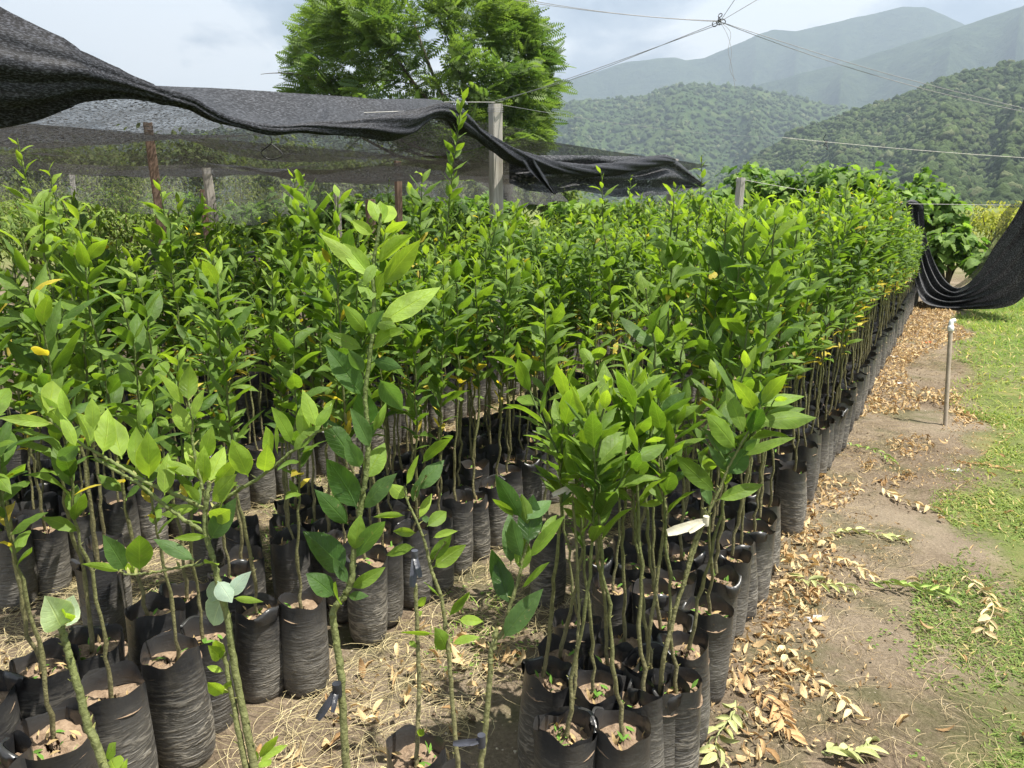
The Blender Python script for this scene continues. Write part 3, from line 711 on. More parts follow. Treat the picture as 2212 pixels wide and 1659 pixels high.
special('dark broad-leaved sapling with a black tie around its stem, topped by yellow leaves', [
    ([(756, 1740), (750, 1680), (742, 1560), (735, 1450), (724, 1370), (720, 1320), (741, 1291), (758, 1257), (765, 1189), (778, 1103), (789, 1035), (795, 966), (793, 900), (789, 850), (800, 760), (808, 660), (806, 583), (815, 520), (822, 470)], .0095, .0035)],
    z3([(440, 1090, 185, 840, .52, 'd'), (500, 950, 540, 730, .5, 'm'), (500, 1010, 690, 775, .34, 'b'), (480, 1190, 690, 1060, .38, 'm'), (460, 1240, 590, 1240, .4, 'b'), (375, 1240, 200, 1100, .62, 'd'), (420, 1290, 385, 1150, .5, 'm'), (460, 1160, 370, 1000, .4, 'b'), (520, 690, 330, 380, .55, 'd'), (555, 690, 765, 470, .42, 'b'), (465, 790, 255, 570, .38, 'd'), (575, 500, 690, 280, .5, 'm'), (510, 400, 300, 110, .42, 'd'), (570, 290, 545, -70, .5, 'd'), (540, 430, 450, 250, .5, 'b'), (620, 200, 700, 20, .4, 'm'), (600, 300, 480, 60, .4, 'b')])
    + z2([(555, 1400, 330, 1095, .45, 'd'), (660, 1290, 800, 1480, .5, 'b'), (560, 1250, 470, 1110, .5, 'b'), (620, 1170, 800, 1220, .4, 'd'), (620, 1090, 810, 980, .5, 'm'), (555, 1100, 335, 1000, .36, 'm'), (580, 1000, 435, 825, .42, 'm'), (650, 950, 1030, 720, .32, 'l'), (610, 800, 550, 660, .5, 'm'), (625, 790, 690, 620, .55, 'y'), (680, 700, 910, 420, .38, 'l'), (610, 650, 440, 440, .42, 'l'), (650, 560, 870, 385, .45, 'y'), (600, 640, 290, 380, .28, 'y'), (620, 380, 490, 290, .5, 'y'), (655, 300, 595, 160, .45, 'l'), (665, 310, 665, 170, .55, 'y'), (680, 310, 740, 200, .5, 'y'), (690, 370, 835, 295, .35, 'y'), (600, 1000, 690, 860, .5, 'b'), (630, 560, 560, 700, .4, 'm'), (640, 480, 780, 340, .36, 'l'), (600, 870, 480, 1010, .4, 'd'), (640, 930, 760, 960, .4, 'm')]),
    1.27, 2, bag=2, tie=(728, 1490, -28, 62, BLK))
special('sapling with one notched half-eaten leaf, its stem bound in black film at the bottom', [
    ([(1032, 1745), (1040, 1650), (1050, 1560), (1059, 1450), (1059, 1418), (1068, 1385), (1086, 1366), (1105, 1300), (1120, 1250), (1130, 1205), (1140, 1170)], .0085, .0035),
    ([(1066, 1400), (1072, 1360)], .007, .006)],
    z3([(1440, 1510, 1685, 1205, .38, 'b'), (1470, 1275, 1370, 950, .36, 'd'), (1480, 1290, 1400, 1010, .5, 'd'), (1560, 1080, 1580, 880, .6, 'm'), (1600, 910, 1630, 610, .55, 'd'), (1560, 750, 1400, 485, .34, 'd'), (1490, 1040, 1480, 720, .38, 'b'), (1610, 1000, 1825, 740, .26, 'm'), (1560, 1190, 1730, 1030, .24, 'm'), (1590, 760, 1740, 640, .5, 'b'), (1510, 740, 1380, 630, .3, 'm'), (1560, 1000, 1500, 760, .45, 'b'), (1600, 800, 1560, 600, .5, 'm'), (1680, 880, 1780, 730, .3, 'm')]),
    1.42, 3, bag=3, tie=(1040, 1600, -50, 22, BLK * 2.2))
special('thin sapling with sparse twisted leaves all the way up its bent stem', [
    ([(992, 1740), (990, 1660), (982, 1580), (970, 1418), (962, 1360), (953, 1291), (932, 1233), (922, 1189), (905, 1137), (881, 1086), (874, 1049)], .0075, .0028),
    (q3([(880, 640), (900, 560), (960, 480)]), .002, .0015), (q3([(990, 1030), (1040, 950), (1080, 900)]), .002, .0015)],
    z3([(1100, 1370, 1230, 1215, .42, 'm'), (1160, 1390, 1310, 1400, .45, 'y'), (1120, 1540, 1290, 1500, .35, 'l'), (1000, 1480, 800, 1470, .3, 'l'), (1080, 1580, 1010, 1440, .45, 'm'), (1000, 1060, 1200, 920, .45, 'l'), (970, 1020, 1110, 860, .4, 'm'), (1000, 870, 1150, 830, .35, 'l'), (890, 840, 750, 830, .35, 'l'), (880, 930, 710, 980, .35, 'm'), (900, 570, 1065, 385, .52, 'b'), (830, 620, 725, 535, .5, 'l'), (830, 540, 905, 355, .38, 'l'), (820, 730, 630, 740, .28, 'l'), (910, 750, 990, 595, .32, 'y'), (1040, 1240, 940, 1150, .4, 'm'), (930, 400, 1115, 245, .36, 'm'), (870, 640, 920, 490, .35, 'b'), (960, 800, 1080, 710, .5, 'm'), (960, 780, 940, 730, .6, 'd'), (1180, 1290, 1230, 1215, .3, 'l')]),
    1.6, 4, bag=4)
special('bare budded stock with a strip of dark film knotted at its cut top', [
    ([(898, 1670), (902, 1590), (905, 1480), (902, 1380), (898, 1290), (897, 1262)], .0068, .006)],
    [(900, 1400, 885, 1385, .4, 'l'), (903, 1310, 920, 1290, .4, 'l'), (900, 1330, 912, 1320, .4, 'l'), (904, 1590, 915, 1575, .4, 'y')],
    1.72, 5, bag=5, tie=(896, 1200, -2, 60, BLK * 3))
special('thick cut-back stem sprouting two bleached heart-shaped leaves at its tip', [
    ([(262, 1760), (235, 1680), (205, 1600), (188, 1560), (165, 1470), (150, 1420), (138, 1375), (132, 1350)], .0085, .0055)],
    [(133, 1358, 98, 1290, .75, 'p'), (134, 1358, 158, 1288, .75, 'p'), (132, 1352, 142, 1325, .4, 'y'), (228, 1640, 250, 1605, .5, 'l'), (262, 1680, 275, 1640, .5, 'y'), (255, 1670, 240, 1640, .5, 'y')],
    1.03, 6, bag=6)
special('big-leaved sapling with a pale cream tape tied where its stem forks', [
    (q8([(420, 1900), (470, 1700), (500, 1560), (545, 1420), (590, 1280), (640, 1120), (700, 960), (780, 790), (860, 600), (960, 420), (1050, 290), (1060, 200)]), .0085, .003),
    (q8([(560, 1400), (610, 1150), (690, 950), (700, 880)]), .006, .004)],
    z8([(1040, 320, 1425, 285, .36, 'm'), (1050, 280, 885, 40, .42, 'l'), (1050, 220, 1195, 40, .42, 'b'), (1060, 210, 1345, 145, .3, 'm'), (900, 490, 705, 260, .42, 'm'), (960, 400, 840, 90, .3, 'm'), (950, 540, 1285, 420, .24, 'm'), (850, 660, 975, 490, .62, 'd'), (770, 780, 510, 540, .32, 'm'), (780, 830, 1075, 730, .3, 'm'), (990, 390, 1075, 230, .6, 'd'), (950, 500, 1040, 430, .5, 'b'), (880, 500, 760, 430, .5, 'b'), (730, 870, 670, 690, .4, 'b'), (850, 640, 720, 470, .3, 'b'), (1050, 230, 940, 120, .4, 'l'), (1070, 200, 1240, 0, .4, 'y')]),
    1.92, 7, bag=0, tie=(1525, 1125, -62, 42, np.array([.62, .58, .45])))
special('sapling with a whorl of long drooping leaves above a bare mottled stem', [
    (q8([(330, 1700), (360, 1500), (400, 1200), (430, 980), (440, 900), (405, 760), (392, 600), (400, 450), (410, 300), (420, 200)]), .0072, .003)],
    z8([(390, 490, 270, 250, .58, 'd'), (385, 570, 230, 350, .32, 'm'), (400, 480, 510, 100, .42, 'm'), (415, 530, 690, 425, .28, 'm'), (400, 660, 240, 570, .5, 'd'), (420, 650, 515, 520, .5, 'd'), (430, 750, 615, 640, .3, 'd'), (440, 830, 265, 865, .28, 'l'), (420, 310, 655, 205, .32, 'm'), (390, 300, 175, 15, .34, 'm'), (400, 260, 560, 120, .5, 'b'), (380, 560, 470, 430, .5, 'b'), (400, 300, 300, 140, .4, 'b')]),
    1.98, 8, bag=2)
special('slender sapling with a small tuft and torn tape under its leaves', [
    ([(1214, 1700), (1222, 1600), (1240, 1500), (1247, 1400), (1250, 1290), (1244, 1160), (1238, 1080), (1250, 1030), (1262, 990)], .0062, .0028)],
    [(1250, 1040, 1226, 950, .42, 'm'), (1262, 1010, 1256, 928, .45, 'm'), (1262, 1005, 1302, 955, .4, 'l'), (1265, 1000, 1275, 930, .42, 'l'), (1262, 1015, 1320, 985, .32, 'm'), (1250, 1040, 1222, 990, .5, 'd'), (1255, 1035, 1240, 1005, .5, 'd'), (1270, 960, 1344, 975, .3, 'm'), (1265, 1015, 1312, 1060, .3, 'm')],
    1.82, 9, bag=3, tie=(1235, 1050, -30, 26, np.array([.45, .42, .33])))
# tall plants that stand out of the mass: (tip px, tip py, depth, leaf length, spacing, light green share, label, lean px at the base)
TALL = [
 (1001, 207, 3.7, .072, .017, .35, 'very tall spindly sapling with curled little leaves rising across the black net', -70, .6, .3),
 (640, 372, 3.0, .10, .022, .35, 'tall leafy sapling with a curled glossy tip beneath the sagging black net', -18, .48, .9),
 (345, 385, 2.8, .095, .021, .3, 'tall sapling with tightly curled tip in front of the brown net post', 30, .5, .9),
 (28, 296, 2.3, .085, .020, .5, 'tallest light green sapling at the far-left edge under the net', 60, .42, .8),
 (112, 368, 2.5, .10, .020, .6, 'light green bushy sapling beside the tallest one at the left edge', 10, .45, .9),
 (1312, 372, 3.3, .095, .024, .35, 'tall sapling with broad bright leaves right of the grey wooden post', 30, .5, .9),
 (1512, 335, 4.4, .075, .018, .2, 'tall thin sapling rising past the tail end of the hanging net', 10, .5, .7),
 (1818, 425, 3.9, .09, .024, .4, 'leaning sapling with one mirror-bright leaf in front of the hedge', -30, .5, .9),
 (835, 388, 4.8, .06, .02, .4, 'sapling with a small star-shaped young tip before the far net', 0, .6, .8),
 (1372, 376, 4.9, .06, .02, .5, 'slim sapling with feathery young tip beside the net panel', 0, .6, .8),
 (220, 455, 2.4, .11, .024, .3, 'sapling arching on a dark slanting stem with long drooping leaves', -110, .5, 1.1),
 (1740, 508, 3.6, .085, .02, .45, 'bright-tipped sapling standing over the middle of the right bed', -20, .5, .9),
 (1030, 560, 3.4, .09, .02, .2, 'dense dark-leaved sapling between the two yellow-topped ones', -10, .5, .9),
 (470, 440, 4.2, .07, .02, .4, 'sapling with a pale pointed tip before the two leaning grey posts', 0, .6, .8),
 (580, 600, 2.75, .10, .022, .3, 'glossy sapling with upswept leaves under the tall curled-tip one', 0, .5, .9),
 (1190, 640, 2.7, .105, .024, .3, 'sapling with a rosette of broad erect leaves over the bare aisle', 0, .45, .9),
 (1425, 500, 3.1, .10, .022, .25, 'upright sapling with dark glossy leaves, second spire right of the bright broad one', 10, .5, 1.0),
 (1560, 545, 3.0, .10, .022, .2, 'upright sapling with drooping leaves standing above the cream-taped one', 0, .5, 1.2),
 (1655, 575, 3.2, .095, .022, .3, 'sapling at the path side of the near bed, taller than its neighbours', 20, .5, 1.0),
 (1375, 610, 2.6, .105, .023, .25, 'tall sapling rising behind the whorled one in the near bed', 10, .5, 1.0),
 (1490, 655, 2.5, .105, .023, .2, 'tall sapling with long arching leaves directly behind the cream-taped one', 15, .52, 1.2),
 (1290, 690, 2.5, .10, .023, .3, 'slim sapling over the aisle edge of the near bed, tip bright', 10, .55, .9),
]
for i, (px, py, z, L, sp, pale_mix, label, lean, bare, cu) in enumerate(TALL):
    top = at(px, py, z); b = at(px + lean, py, z); base = np.array([b[0], b[1], 0])
    r = np.random.default_rng(700 + i)
    t_ = potted('citrus_sapling', label, base, 1.0, 'saplings in black grow bags', i % 7)
    n = 46; f = np.linspace(0, 1, n); P = np.zeros((n, 3))
    P[:, 2] = .262 + (top[2] - .262) * f
    P[:, 0] = (top[0] - base[0]) * f ** 1.6 + np.cumsum(r.normal(0, .0026, n)); P[:, 1] = (top[1] - base[1]) * f ** 1.6 + np.cumsum(r.normal(0, .0026, n))
    sa = Acc(); tube(sa, P, np.linspace(.0065, .002, n), 7, stem_cols(P[:, 2], top[2]) * .9); 
    L *= 1.25
    lp = [leaf_params(P, bare - .12, sp * 1.1, L, r, True, .05, (cu * .5, cu * 1.8), pale_mix=pale_mix, small_top=.35 if i else .8)]
    for b_ in range(0 if i in (0, 8, 9) else 2):
        k = r.integers(int(n * .5), int(n * .8)); a = r.uniform(0, 6.28); tt = np.linspace(0, 1, 9)[:, None]; ln = r.uniform(.12, .22)
        q = P[k] + tt * ln * np.array([.6 * math.cos(a), .6 * math.sin(a), .8]); tube(sa, q, np.linspace(.003, .0015, 9), 5, (.07, .11, .03))
        lp.append(leaf_params(q, .1, sp, L * .8, r, True, 0, (.4, 1.2), pale_mix=pale_mix))
    sa.obj('stem', M_STEM, t_); leaf_acc(cat(lp), i).obj('foliage', M_LEAF, t_)

# --- the beds
PLANTS = []   # x, y, family, bagscale, bag height scale, row text, index
FRONT_A = [(1224, 1568), (1346, 1565), (1173, 1445), (1286, 1474), (1391, 1495), (1462, 1470), (1210, 1397), (1314, 1418), (1410, 1430), (1489, 1387), (1255, 1338), (1346, 1370), (1323, 1258), (1428, 1335), (1423, 1275), (1534, 1305)]
FRONT_C = [(110, 1562, 1.34), (240, 1478, 1.26), (380, 1395, 1.15), (85, 1425, 1.25), (195, 1380, 1.2), (318, 1312, 1.12), (433, 1366, 1.08), (402, 1275, 1.05), (490, 1238, 1.05), (553, 1305, 1.02), (650, 1295, 1.04), (-45, 1490, 1.3), (-30, 1640, 1.3), (520, 1200, 1.0)]
def free(x, y, r=.062, pad=.055):
    return all((x - a) ** 2 + (y - b) ** 2 > (pad + rr * .55) ** 2 for a, b, rr in OCC)
WORDS = ['first', 'second', 'third', 'fourth', 'fifth', 'sixth', 'seventh', 'eighth', 'ninth', 'tenth', 'eleventh', 'twelfth', 'thirteenth', 'fourteenth', 'fifteenth', 'sixteenth', 'seventeenth', 'eighteenth', 'nineteenth', 'twentieth']
LAB_A = ['foremost sapling on the left of the near bed, thin bare stem', 'foremost sapling on the right of the near bed, bag rim standing open', 'sapling in the wide-mouthed bag at the outer left corner of the near bed', 'sapling in the black bag wedged behind the two foremost bags', 'sapling in the bag right behind the right foremost bag', 'sapling in the tall mossy-topped bag at the path-side front corner', 'sapling in the half-hidden bag just behind the wide-mouthed corner bag', 'sapling in the sunken bag with weeds in the middle of the near bed', 'sapling in the inner bag one back from the mossy corner bag', 'sapling in the wrinkled bag with folded shiny rim beside the leaf litter', 'sapling in the bag with clean soil at the aisle edge of the near bed', 'sapling in the round bag with pale soil right of the aisle edge bag', 'sapling in the bag standing apart at the aisle side, smooth black wall', 'sapling in the middle bag behind the mossy and wrinkled ones', 'sapling in the bag holding a curled dry leaf on its soil', 'sapling in the outer bag with grassy soil along the path edge']
LAB_C = ['sapling in the largest black bag at the bottom left corner', 'sapling in the big glossy bag second along the front left line', 'sapling in the deeply wrinkled leaning bag of the front left line', 'sapling in the wide dark bag behind the largest corner bag', 'sapling in the slack-walled bag behind the big glossy one', 'sapling in the bag with rim caved in behind the wrinkled leaning bag', 'sapling in the narrow ridged bag right of the deeply wrinkled one', 'sapling in the shaded bag with curled rim at the back of the left clump', 'sapling in the rearmost shaded bag of the left clump, film flap raised', 'sapling in the smooth bag with a bright folded rim left of the clean-soil bag', 'sapling in the brown ridged bag with clean soil at the aisle corner', 'sapling half cut off by the left frame edge, behind the corner bag', 'sapling in the bag at the very bottom left frame corner', 'sapling in the dark bag at the inner back corner of the left clump']
for i, (px, py) in enumerate(FRONT_A):
    p = G(px, py, .31)
    PLANTS.append([p[0], p[1], 'S', 1.0, 1.0, None, LAB_A[i]])
for i, (px, py, s) in enumerate(FRONT_C):
    p = G(px, py, .31 + (.04 if s > 1.1 else 0))
    PLANTS.append([p[0], p[1], 'M' if i < 6 else 'M', s, 1.12 if s > 1.1 else 1.0, None, LAB_C[i]])
for x in PLANTS: OCC.append((x[0], x[1], .066 * x[3] + .02))
BEDS = [  # name, row v positions, u start, u end, names of rows
 ('path-side bed', [-.57, -.712, -.855, -1.0], 2.22, 13.6, ['outer row beside the leaf litter', 'second row in from the path', 'third row in from the path', 'aisle-side row']),
 ('middle bed', [-1.68, -1.825, -1.97, -2.115, -2.26], 1.86, 13.2, ['aisle-side row', 'second row in from the aisle', 'third row', 'fourth row', 'fifth row']),
 ('back bed', [-2.98, -3.13, -3.28, -3.43, -3.58], 1.2, 12.6, ['front row facing the straw', 'second row', 'third row', 'fourth row', 'fifth row']),
 ('rear bed under the net', [-4.25, -4.4, -4.55, -4.7, -4.85], 2.2, 11.0, ['front row', 'second row', 'third row', 'fourth row', 'fifth row']),
]
for bn, vs, u0, u1, rows in BEDS:
    for ri, v in enumerate(vs):
        k = 0; u = u0 + (.07 if ri % 2 else 0) + rng.uniform(-.02, .02)
        if bn == 'path-side bed' and ri == 3: u += .9
        while u < u1:
            x, y, _ = UV(u + rng.normal(0, .010), v + rng.normal(0, .010))
            if free(x, y):
                k += 1
                fam = 'T'
                if bn == 'path-side bed': fam = 'S' if u < 2.45 else ('M' if u < 4.0 else 'T')
                elif bn == 'middle bed': fam = 'M' if u < 3.4 else 'T'
                elif rng.random() < .25: fam = 'M'
                PLANTS.append([x, y, fam, rng.uniform(.95, 1.05), rng.uniform(.92, 1.06), (bn, rows[ri]), k])
            u += .147 if bn in ('path-side bed', 'middle bed') else .152
def visible(x, y):
    for h in (0, .3, .8, 1.3):
        q = proj((x, y, h))
        if q and -60 < q[0] < 2270 and -60 < q[1] < 1720: return True
    return False
PLANTS = [p for p in PLANTS if visible(p[0], p[1])]
PLANTS.sort(key=lambda p: math.hypot(p[0], p[1]) - (3 if p[5] is None else 0) - (.8 if p[5] and p[5][1].startswith('outer row') else 0))
mass = Acc(); N_IND = 300 - len(TALL) - 9
for i, (x, y, fam, bs, hs, row, lab) in enumerate(PLANTS):
    vi = int(rng.integers(len(FAM[fam]))); rz = rng.uniform(0, 6.28); sc = rng.uniform(.88, 1.10)
    if row and row[0] == 'path-side bed' and math.hypot(x, y) < 6.5: sc *= 1.07
    if row and row[0] != 'path-side bed': sc *= {'middle bed': 1.0, 'back bed': .95, 'rear bed under the net': .84}[row[0]]
    if fam == 'T' and row: sc *= (.97 + .05 * math.sin(x * 1.3 + y * .7)) * float(np.interp(math.hypot(x, y), [8.5, 12.5], [1.0, (.76 if row[1][:3] in ('out', 'sec') else .84) if row[0] == 'path-side bed' else .95]))
    if i < N_IND:
        if row is None: label, group = 'citrus ' + lab, 'saplings in black grow bags'
        elif lab <= 20: label, group = f'{WORDS[lab - 1]} sapling from the near end, {row[1]} of the {row[0]}', 'saplings in black grow bags'
        else: label, group = f'crowded sapling far along the {row[1]} of the {row[0]}', f'far saplings in the {row[1]} of the {row[0]}'
        t_ = thing('citrus_sapling', label, 'potted sapling', (x, y, 0), group, 0)
        bm_, sm_ = BAG_ME[int(rng.integers(7))]
        b = link('grow_bag', bm_, t_); s = link('soil', sm_, b)
        b.scale = (bs, bs, hs); b.rotation_euler = (rng.normal(0, .035), rng.normal(0, .035), rng.uniform(0, 6.28))
        a_, c_ = FMESH[fam][vi]
        a2 = link('stem', a_, t_); c2 = link('foliage', c_, t_)
        for o in (a2, c2): o.rotation_euler = (0, 0, rz); o.scale = (sc, sc, sc * hs)
    else:
        c, s = math.cos(rz), math.sin(rz)
        M_ = np.array([[c, -s, 0], [s, c, 0], [0, 0, 1]]) * sc
        st, lf = FLOW[fam][vi]; bg_, so_ = BAG_LOW[i % 3]
        def put(arr, m, MM):
            arr = list(arr); arr[4] = np.full_like(arr[4], m); mass.merge(arr, MM, (x, y, 0))
        put(st, 1, M_); put(lf, 0, M_); Mb = np.diag([bs, bs, hs]); put(bg_, 2, Mb); put(so_, 3, Mb)
if mass.n: mass.obj('sapling_mass', [M_LEAF, M_STEM, M_BAG, M_SOIL], kind='stuff', label='dense mass of leafy citrus saplings filling the far half of the beds')
print('plants', len(PLANTS), 'mass verts', mass.n)

# ------------------------------------------------------------------ litter, straw, grass
def gz(x, y): return 0.004
def scatter_uv(n, u0, u1, v0, v1, pw=1.0):
    u = u0 + (u1 - u0) * rng.random(n) ** pw; v = rng.uniform(v0, v1, n)
    return np.stack([u * S30 + v * C30, u * C30 - v * S30], 1), u, v
def lay_leaves(acc, xy, L, cols, z=.006, curl=(.6, 2.2), prof=CITLOW, half=1, tilt=.35):
    n = len(xy); az = rng.uniform(0, 6.28, n)
    d = np.stack([np.cos(az), np.sin(az), rng.normal(0, tilt * .4, n)], 1)
    nr = rng.normal(0, tilt, (n, 3)) + np.array([0, 0, 1.]); fl = rng.random(n) < .45; nr[fl] *= -1
    base = np.concatenate([xy, (z + rng.uniform(0, .012, n) + np.where(fl, .004, .014))[:, None]], 1)
    k = rng.random(n)[:, None]; c = cols[0] * (1 - k) + cols[1] * k
    dk = rng.random(n) < .2; c[dk] = cols[2]
    leaves(acc, base, d, nr, L * rng.uniform(.35, 1.35, n), rng.uniform(.22, .5, n), rng.uniform(curl[0], curl[1], n) * .9, rng.uniform(.3, 1.35, n), c, prof, half)
TAN = [np.array([.38, .26, .13]), np.array([.62, .49, .27]), np.array([.30, .19, .09])]
la = Acc()
prof_d = (np.array([0, .12, .35, .6, .82, 1.0]), np.array([.05, .5, 1, .9, .5, .03]))
xy, u, v = scatter_uv(14000, 1.3, 13.5, -.62, .22, 1.25)
patch = fbm(u * 1.7, v * 5, 9, 4) + np.interp(v, [-.62, -.35, -.1, .22], [.3, .75, .1, -1.1]) + np.interp(u, [1, 3, 6, 13], [-.55, -.55, .2, .8])
lay_leaves(la, xy[patch > .22], .045, TAN, prof=prof_d)
xy, u, v = scatter_uv(2600, 0.5, 6, -2.9, -1.1, 1.0)
patch = fbm(u * 2.3, v * 3, 15, 4) + np.where((v > -1.55) | (v < -2.35), .2, -2)
lay_leaves(la, xy[patch > .45], .06, TAN, prof=prof_d)
xy, u, v = scatter_uv(9000, .8, 9, -.62, .5, 1.1); k = fbm(u * 2.2, v * 5, 19, 4) + np.interp(v, [-.6, .1, .5], [.5, 0, -.8]) > .25
lay_leaves(la, xy[k], .019, TAN, prof=prof_d)
xy, u, v = scatter_uv(260, .6, 8, .0, 1.6, 1.0); lay_leaves(la, xy, .055, TAN, prof=prof_d)
la.obj('leaf_litter', M_DRY, kind='stuff', label='curled dry tan leaves strewn along the path')
def strands(n, reg, L, cols, rr=.0011, zmax=.02, patchf=None, seed=3):
    r = np.random.default_rng(seed); a = Acc()
    xy, u, v = scatter_uv(n, *reg)
    if patchf is not None:
        k = patchf(u, v) > 0; xy = xy[k]
    n = len(xy); az = r.uniform(0, 6.28, n)
    d = np.stack([np.cos(az), np.sin(az), r.uniform(-.02, .12, n)], 1)
    base = np.concatenate([xy, r.uniform(.006, zmax, n)[:, None]], 1)
    nr = np.stack([-np.sin(az), np.cos(az), r.normal(0, .15, n)], 1)
    nr = np.where(r.random((n, 1)) < .5, nr, -nr)
    LL = L * r.uniform(.4, 1.4, n)
    k = r.random(n)[:, None]; c = cols[0] * (1 - k) + cols[1] * k
    # flat ribbons lying sideways: bend within the ground plane
    leaves(a, base, d, nr, LL, rr * 2 / LL, r.uniform(.2, 1.8, n), 1.2, c, (np.array([0, .25, .5, .75, 1.]), np.array([1, 1, 1, .9, .5])), 1)
    return a
aisle = lambda u, v: fbm(u * 1.9, v * 2.5, 33, 4) + np.where((v > -1.62) | (v < -2.3), .45, -2) + np.interp(v, [-3, -2.6, -1.5, -1.1], [.5, .9, -.35, -.5])
strands(24000, (.4, 8, -3.0, -1.08), .13, [np.array([.46, .37, .19]), np.array([.72, .62, .36])], .0013, .028, aisle).obj('straw', M_STRAW, kind='stuff', label='dry straw lying in the aisles between the beds')
strands(7000, (1.2, 9, -.62, .3), .10, [np.array([.36, .27, .15]), np.array([.62, .5, .3])], .0011, .02, lambda u, v: fbm(u * 2, v * 4, 44, 4) + .1 - v * .8, 8).obj('twigs', M_STRAW, kind='stuff', label='fine dry rootlets and twigs on the path edge')
def grass(n, reg, h, w, cols, seed, patchf, pw=1.0, up=.9):
    r = np.random.default_rng(seed); a = Acc(); xy, u, v = scatter_uv(n, *reg, pw)
    k = patchf(u, v) > 0; xy, u, v = xy[k], u[k], v[k]; n = len(xy)
    dist = np.hypot(xy[:, 0], xy[:, 1]); az = r.uniform(0, 6.28, n)
    d = np.stack([np.cos(az), np.sin(az), r.uniform(up * .3, up * 2.5, n)], 1)
    nr = np.stack([-np.cos(az), -np.sin(az), np.full(n, .8)], 1)
    base = np.concatenate([xy, np.full((n, 1), 0.0)], 1)
    sc = np.interp(dist, [1.5, 5, 12, 20], [.8, 1.1, 1.9, 3.0])
    k = np.clip(r.random(n) * .7 + .35 * fbm(u * 1.1, v * 1.3, 71, 3), 0, 1)[:, None]
    c = cols[0] * (1 - k) + cols[1] * k; y = r.random(n) < .08; c[y] = cols[2]
    leaves(a, base, d, nr, h * sc * r.uniform(.5, 1.4, n), w / h * r.uniform(.7, 1.3, n), r.uniform(.3, 1.6, n), .3, c, BLADE, 1)
    return a
GC = [np.array([.095, .165, .03]), np.array([.23, .28, .07]), np.array([.42, .36, .15])]
gmask = lambda u, v: (v - .10 + .17 * fbm(u * 1.4, v * 1.2, 52, 4)) * 3 + .55 * fbm(u * 3, v * 3, 53, 4) - np.where(v < 1.2, .05, -.4)
g1 = grass(170000, (.8, 6.5, .0, 2.6), .032, .0046, GC, 5, gmask, .9, .5); g1.obj('grass', M_GRASS, kind='stuff', label='short green grass beside the dirt path')
g2 = grass(85000, (4, 15.5, .05, 6.5), .045, .005, [GC[0] * 1.2, np.array([.26, .30, .07]), np.array([.50, .43, .2])], 6, gmask, .8, .8); g2.obj('grass', M_GRASS, kind='stuff', label='taller pale grass by the draped net')
weedm = lambda u, v: fbm(u * 1.6, v * 2.2, 61, 4) - .38 + np.where((v > -1.6) | (v < -2.3), .2, -2)
grass(16000, (.3, 7, -3.0, -1.05), .055, .004, [np.array([.10, .2, .03]), np.array([.24, .34, .06]), np.array([.5, .45, .22])], 8, weedm, 1, .6).obj('grass', M_GRASS, kind='stuff', label='thin weeds and grass tufts at the foot of the bags')
# tiny round-leaved weeds carpeting the aisle
r = np.random.default_rng(77); xy, u, v = scatter_uv(22000, .3, 6.5, -3.0, .1, 1.1)
k = (fbm(u * 2.1, v * 2.6, 81, 4) > .25) & ((v > -1.6) | (v < -2.35)) & ((v < -1.05) | (v > -.5)); xy = xy[k]; n = len(xy); a = Acc()
az = r.uniform(0, 6.28, n); d = np.stack([np.cos(az), np.sin(az), r.uniform(.1, .5, n)], 1)
leaves(a, np.concatenate([xy, np.full((n, 1), .004)], 1), d, np.tile([0, 0, 1.], (n, 1)), r.uniform(.008, .02, n), .7, .4, .1, np.array([.13, .22, .04]) * r.uniform(.6, 1.5, (n, 1)), CITLOW, 1)
a.obj('ground_weeds', M_GRASS, kind='stuff', label='tiny round-leaved weeds creeping over the aisle soil')
# pebbles and clods
a = Acc(); xy, u, v = scatter_uv(6500, .5, 9, -3, 1.2, 1.3)
for p in xy:
    s = rng.uniform(.002, .008) * (1 if rng.random() < .93 else 1.8)
    c = np.array([.42, .36, .28]) if rng.random() < .25 else np.array([.17, .12, .08])
    a.add(IV1 * np.array([s, s * rng.uniform(.6, 1), s * .6]) * (1 + .2 * rng.normal(size=(len(IV1), 1))) + [p[0], p[1], s * .3], IF1, c * rng.uniform(.7, 1.2))
a.obj('pebbles', M_STONE, kind='stuff', label='small stones and soil clods on the dirt')

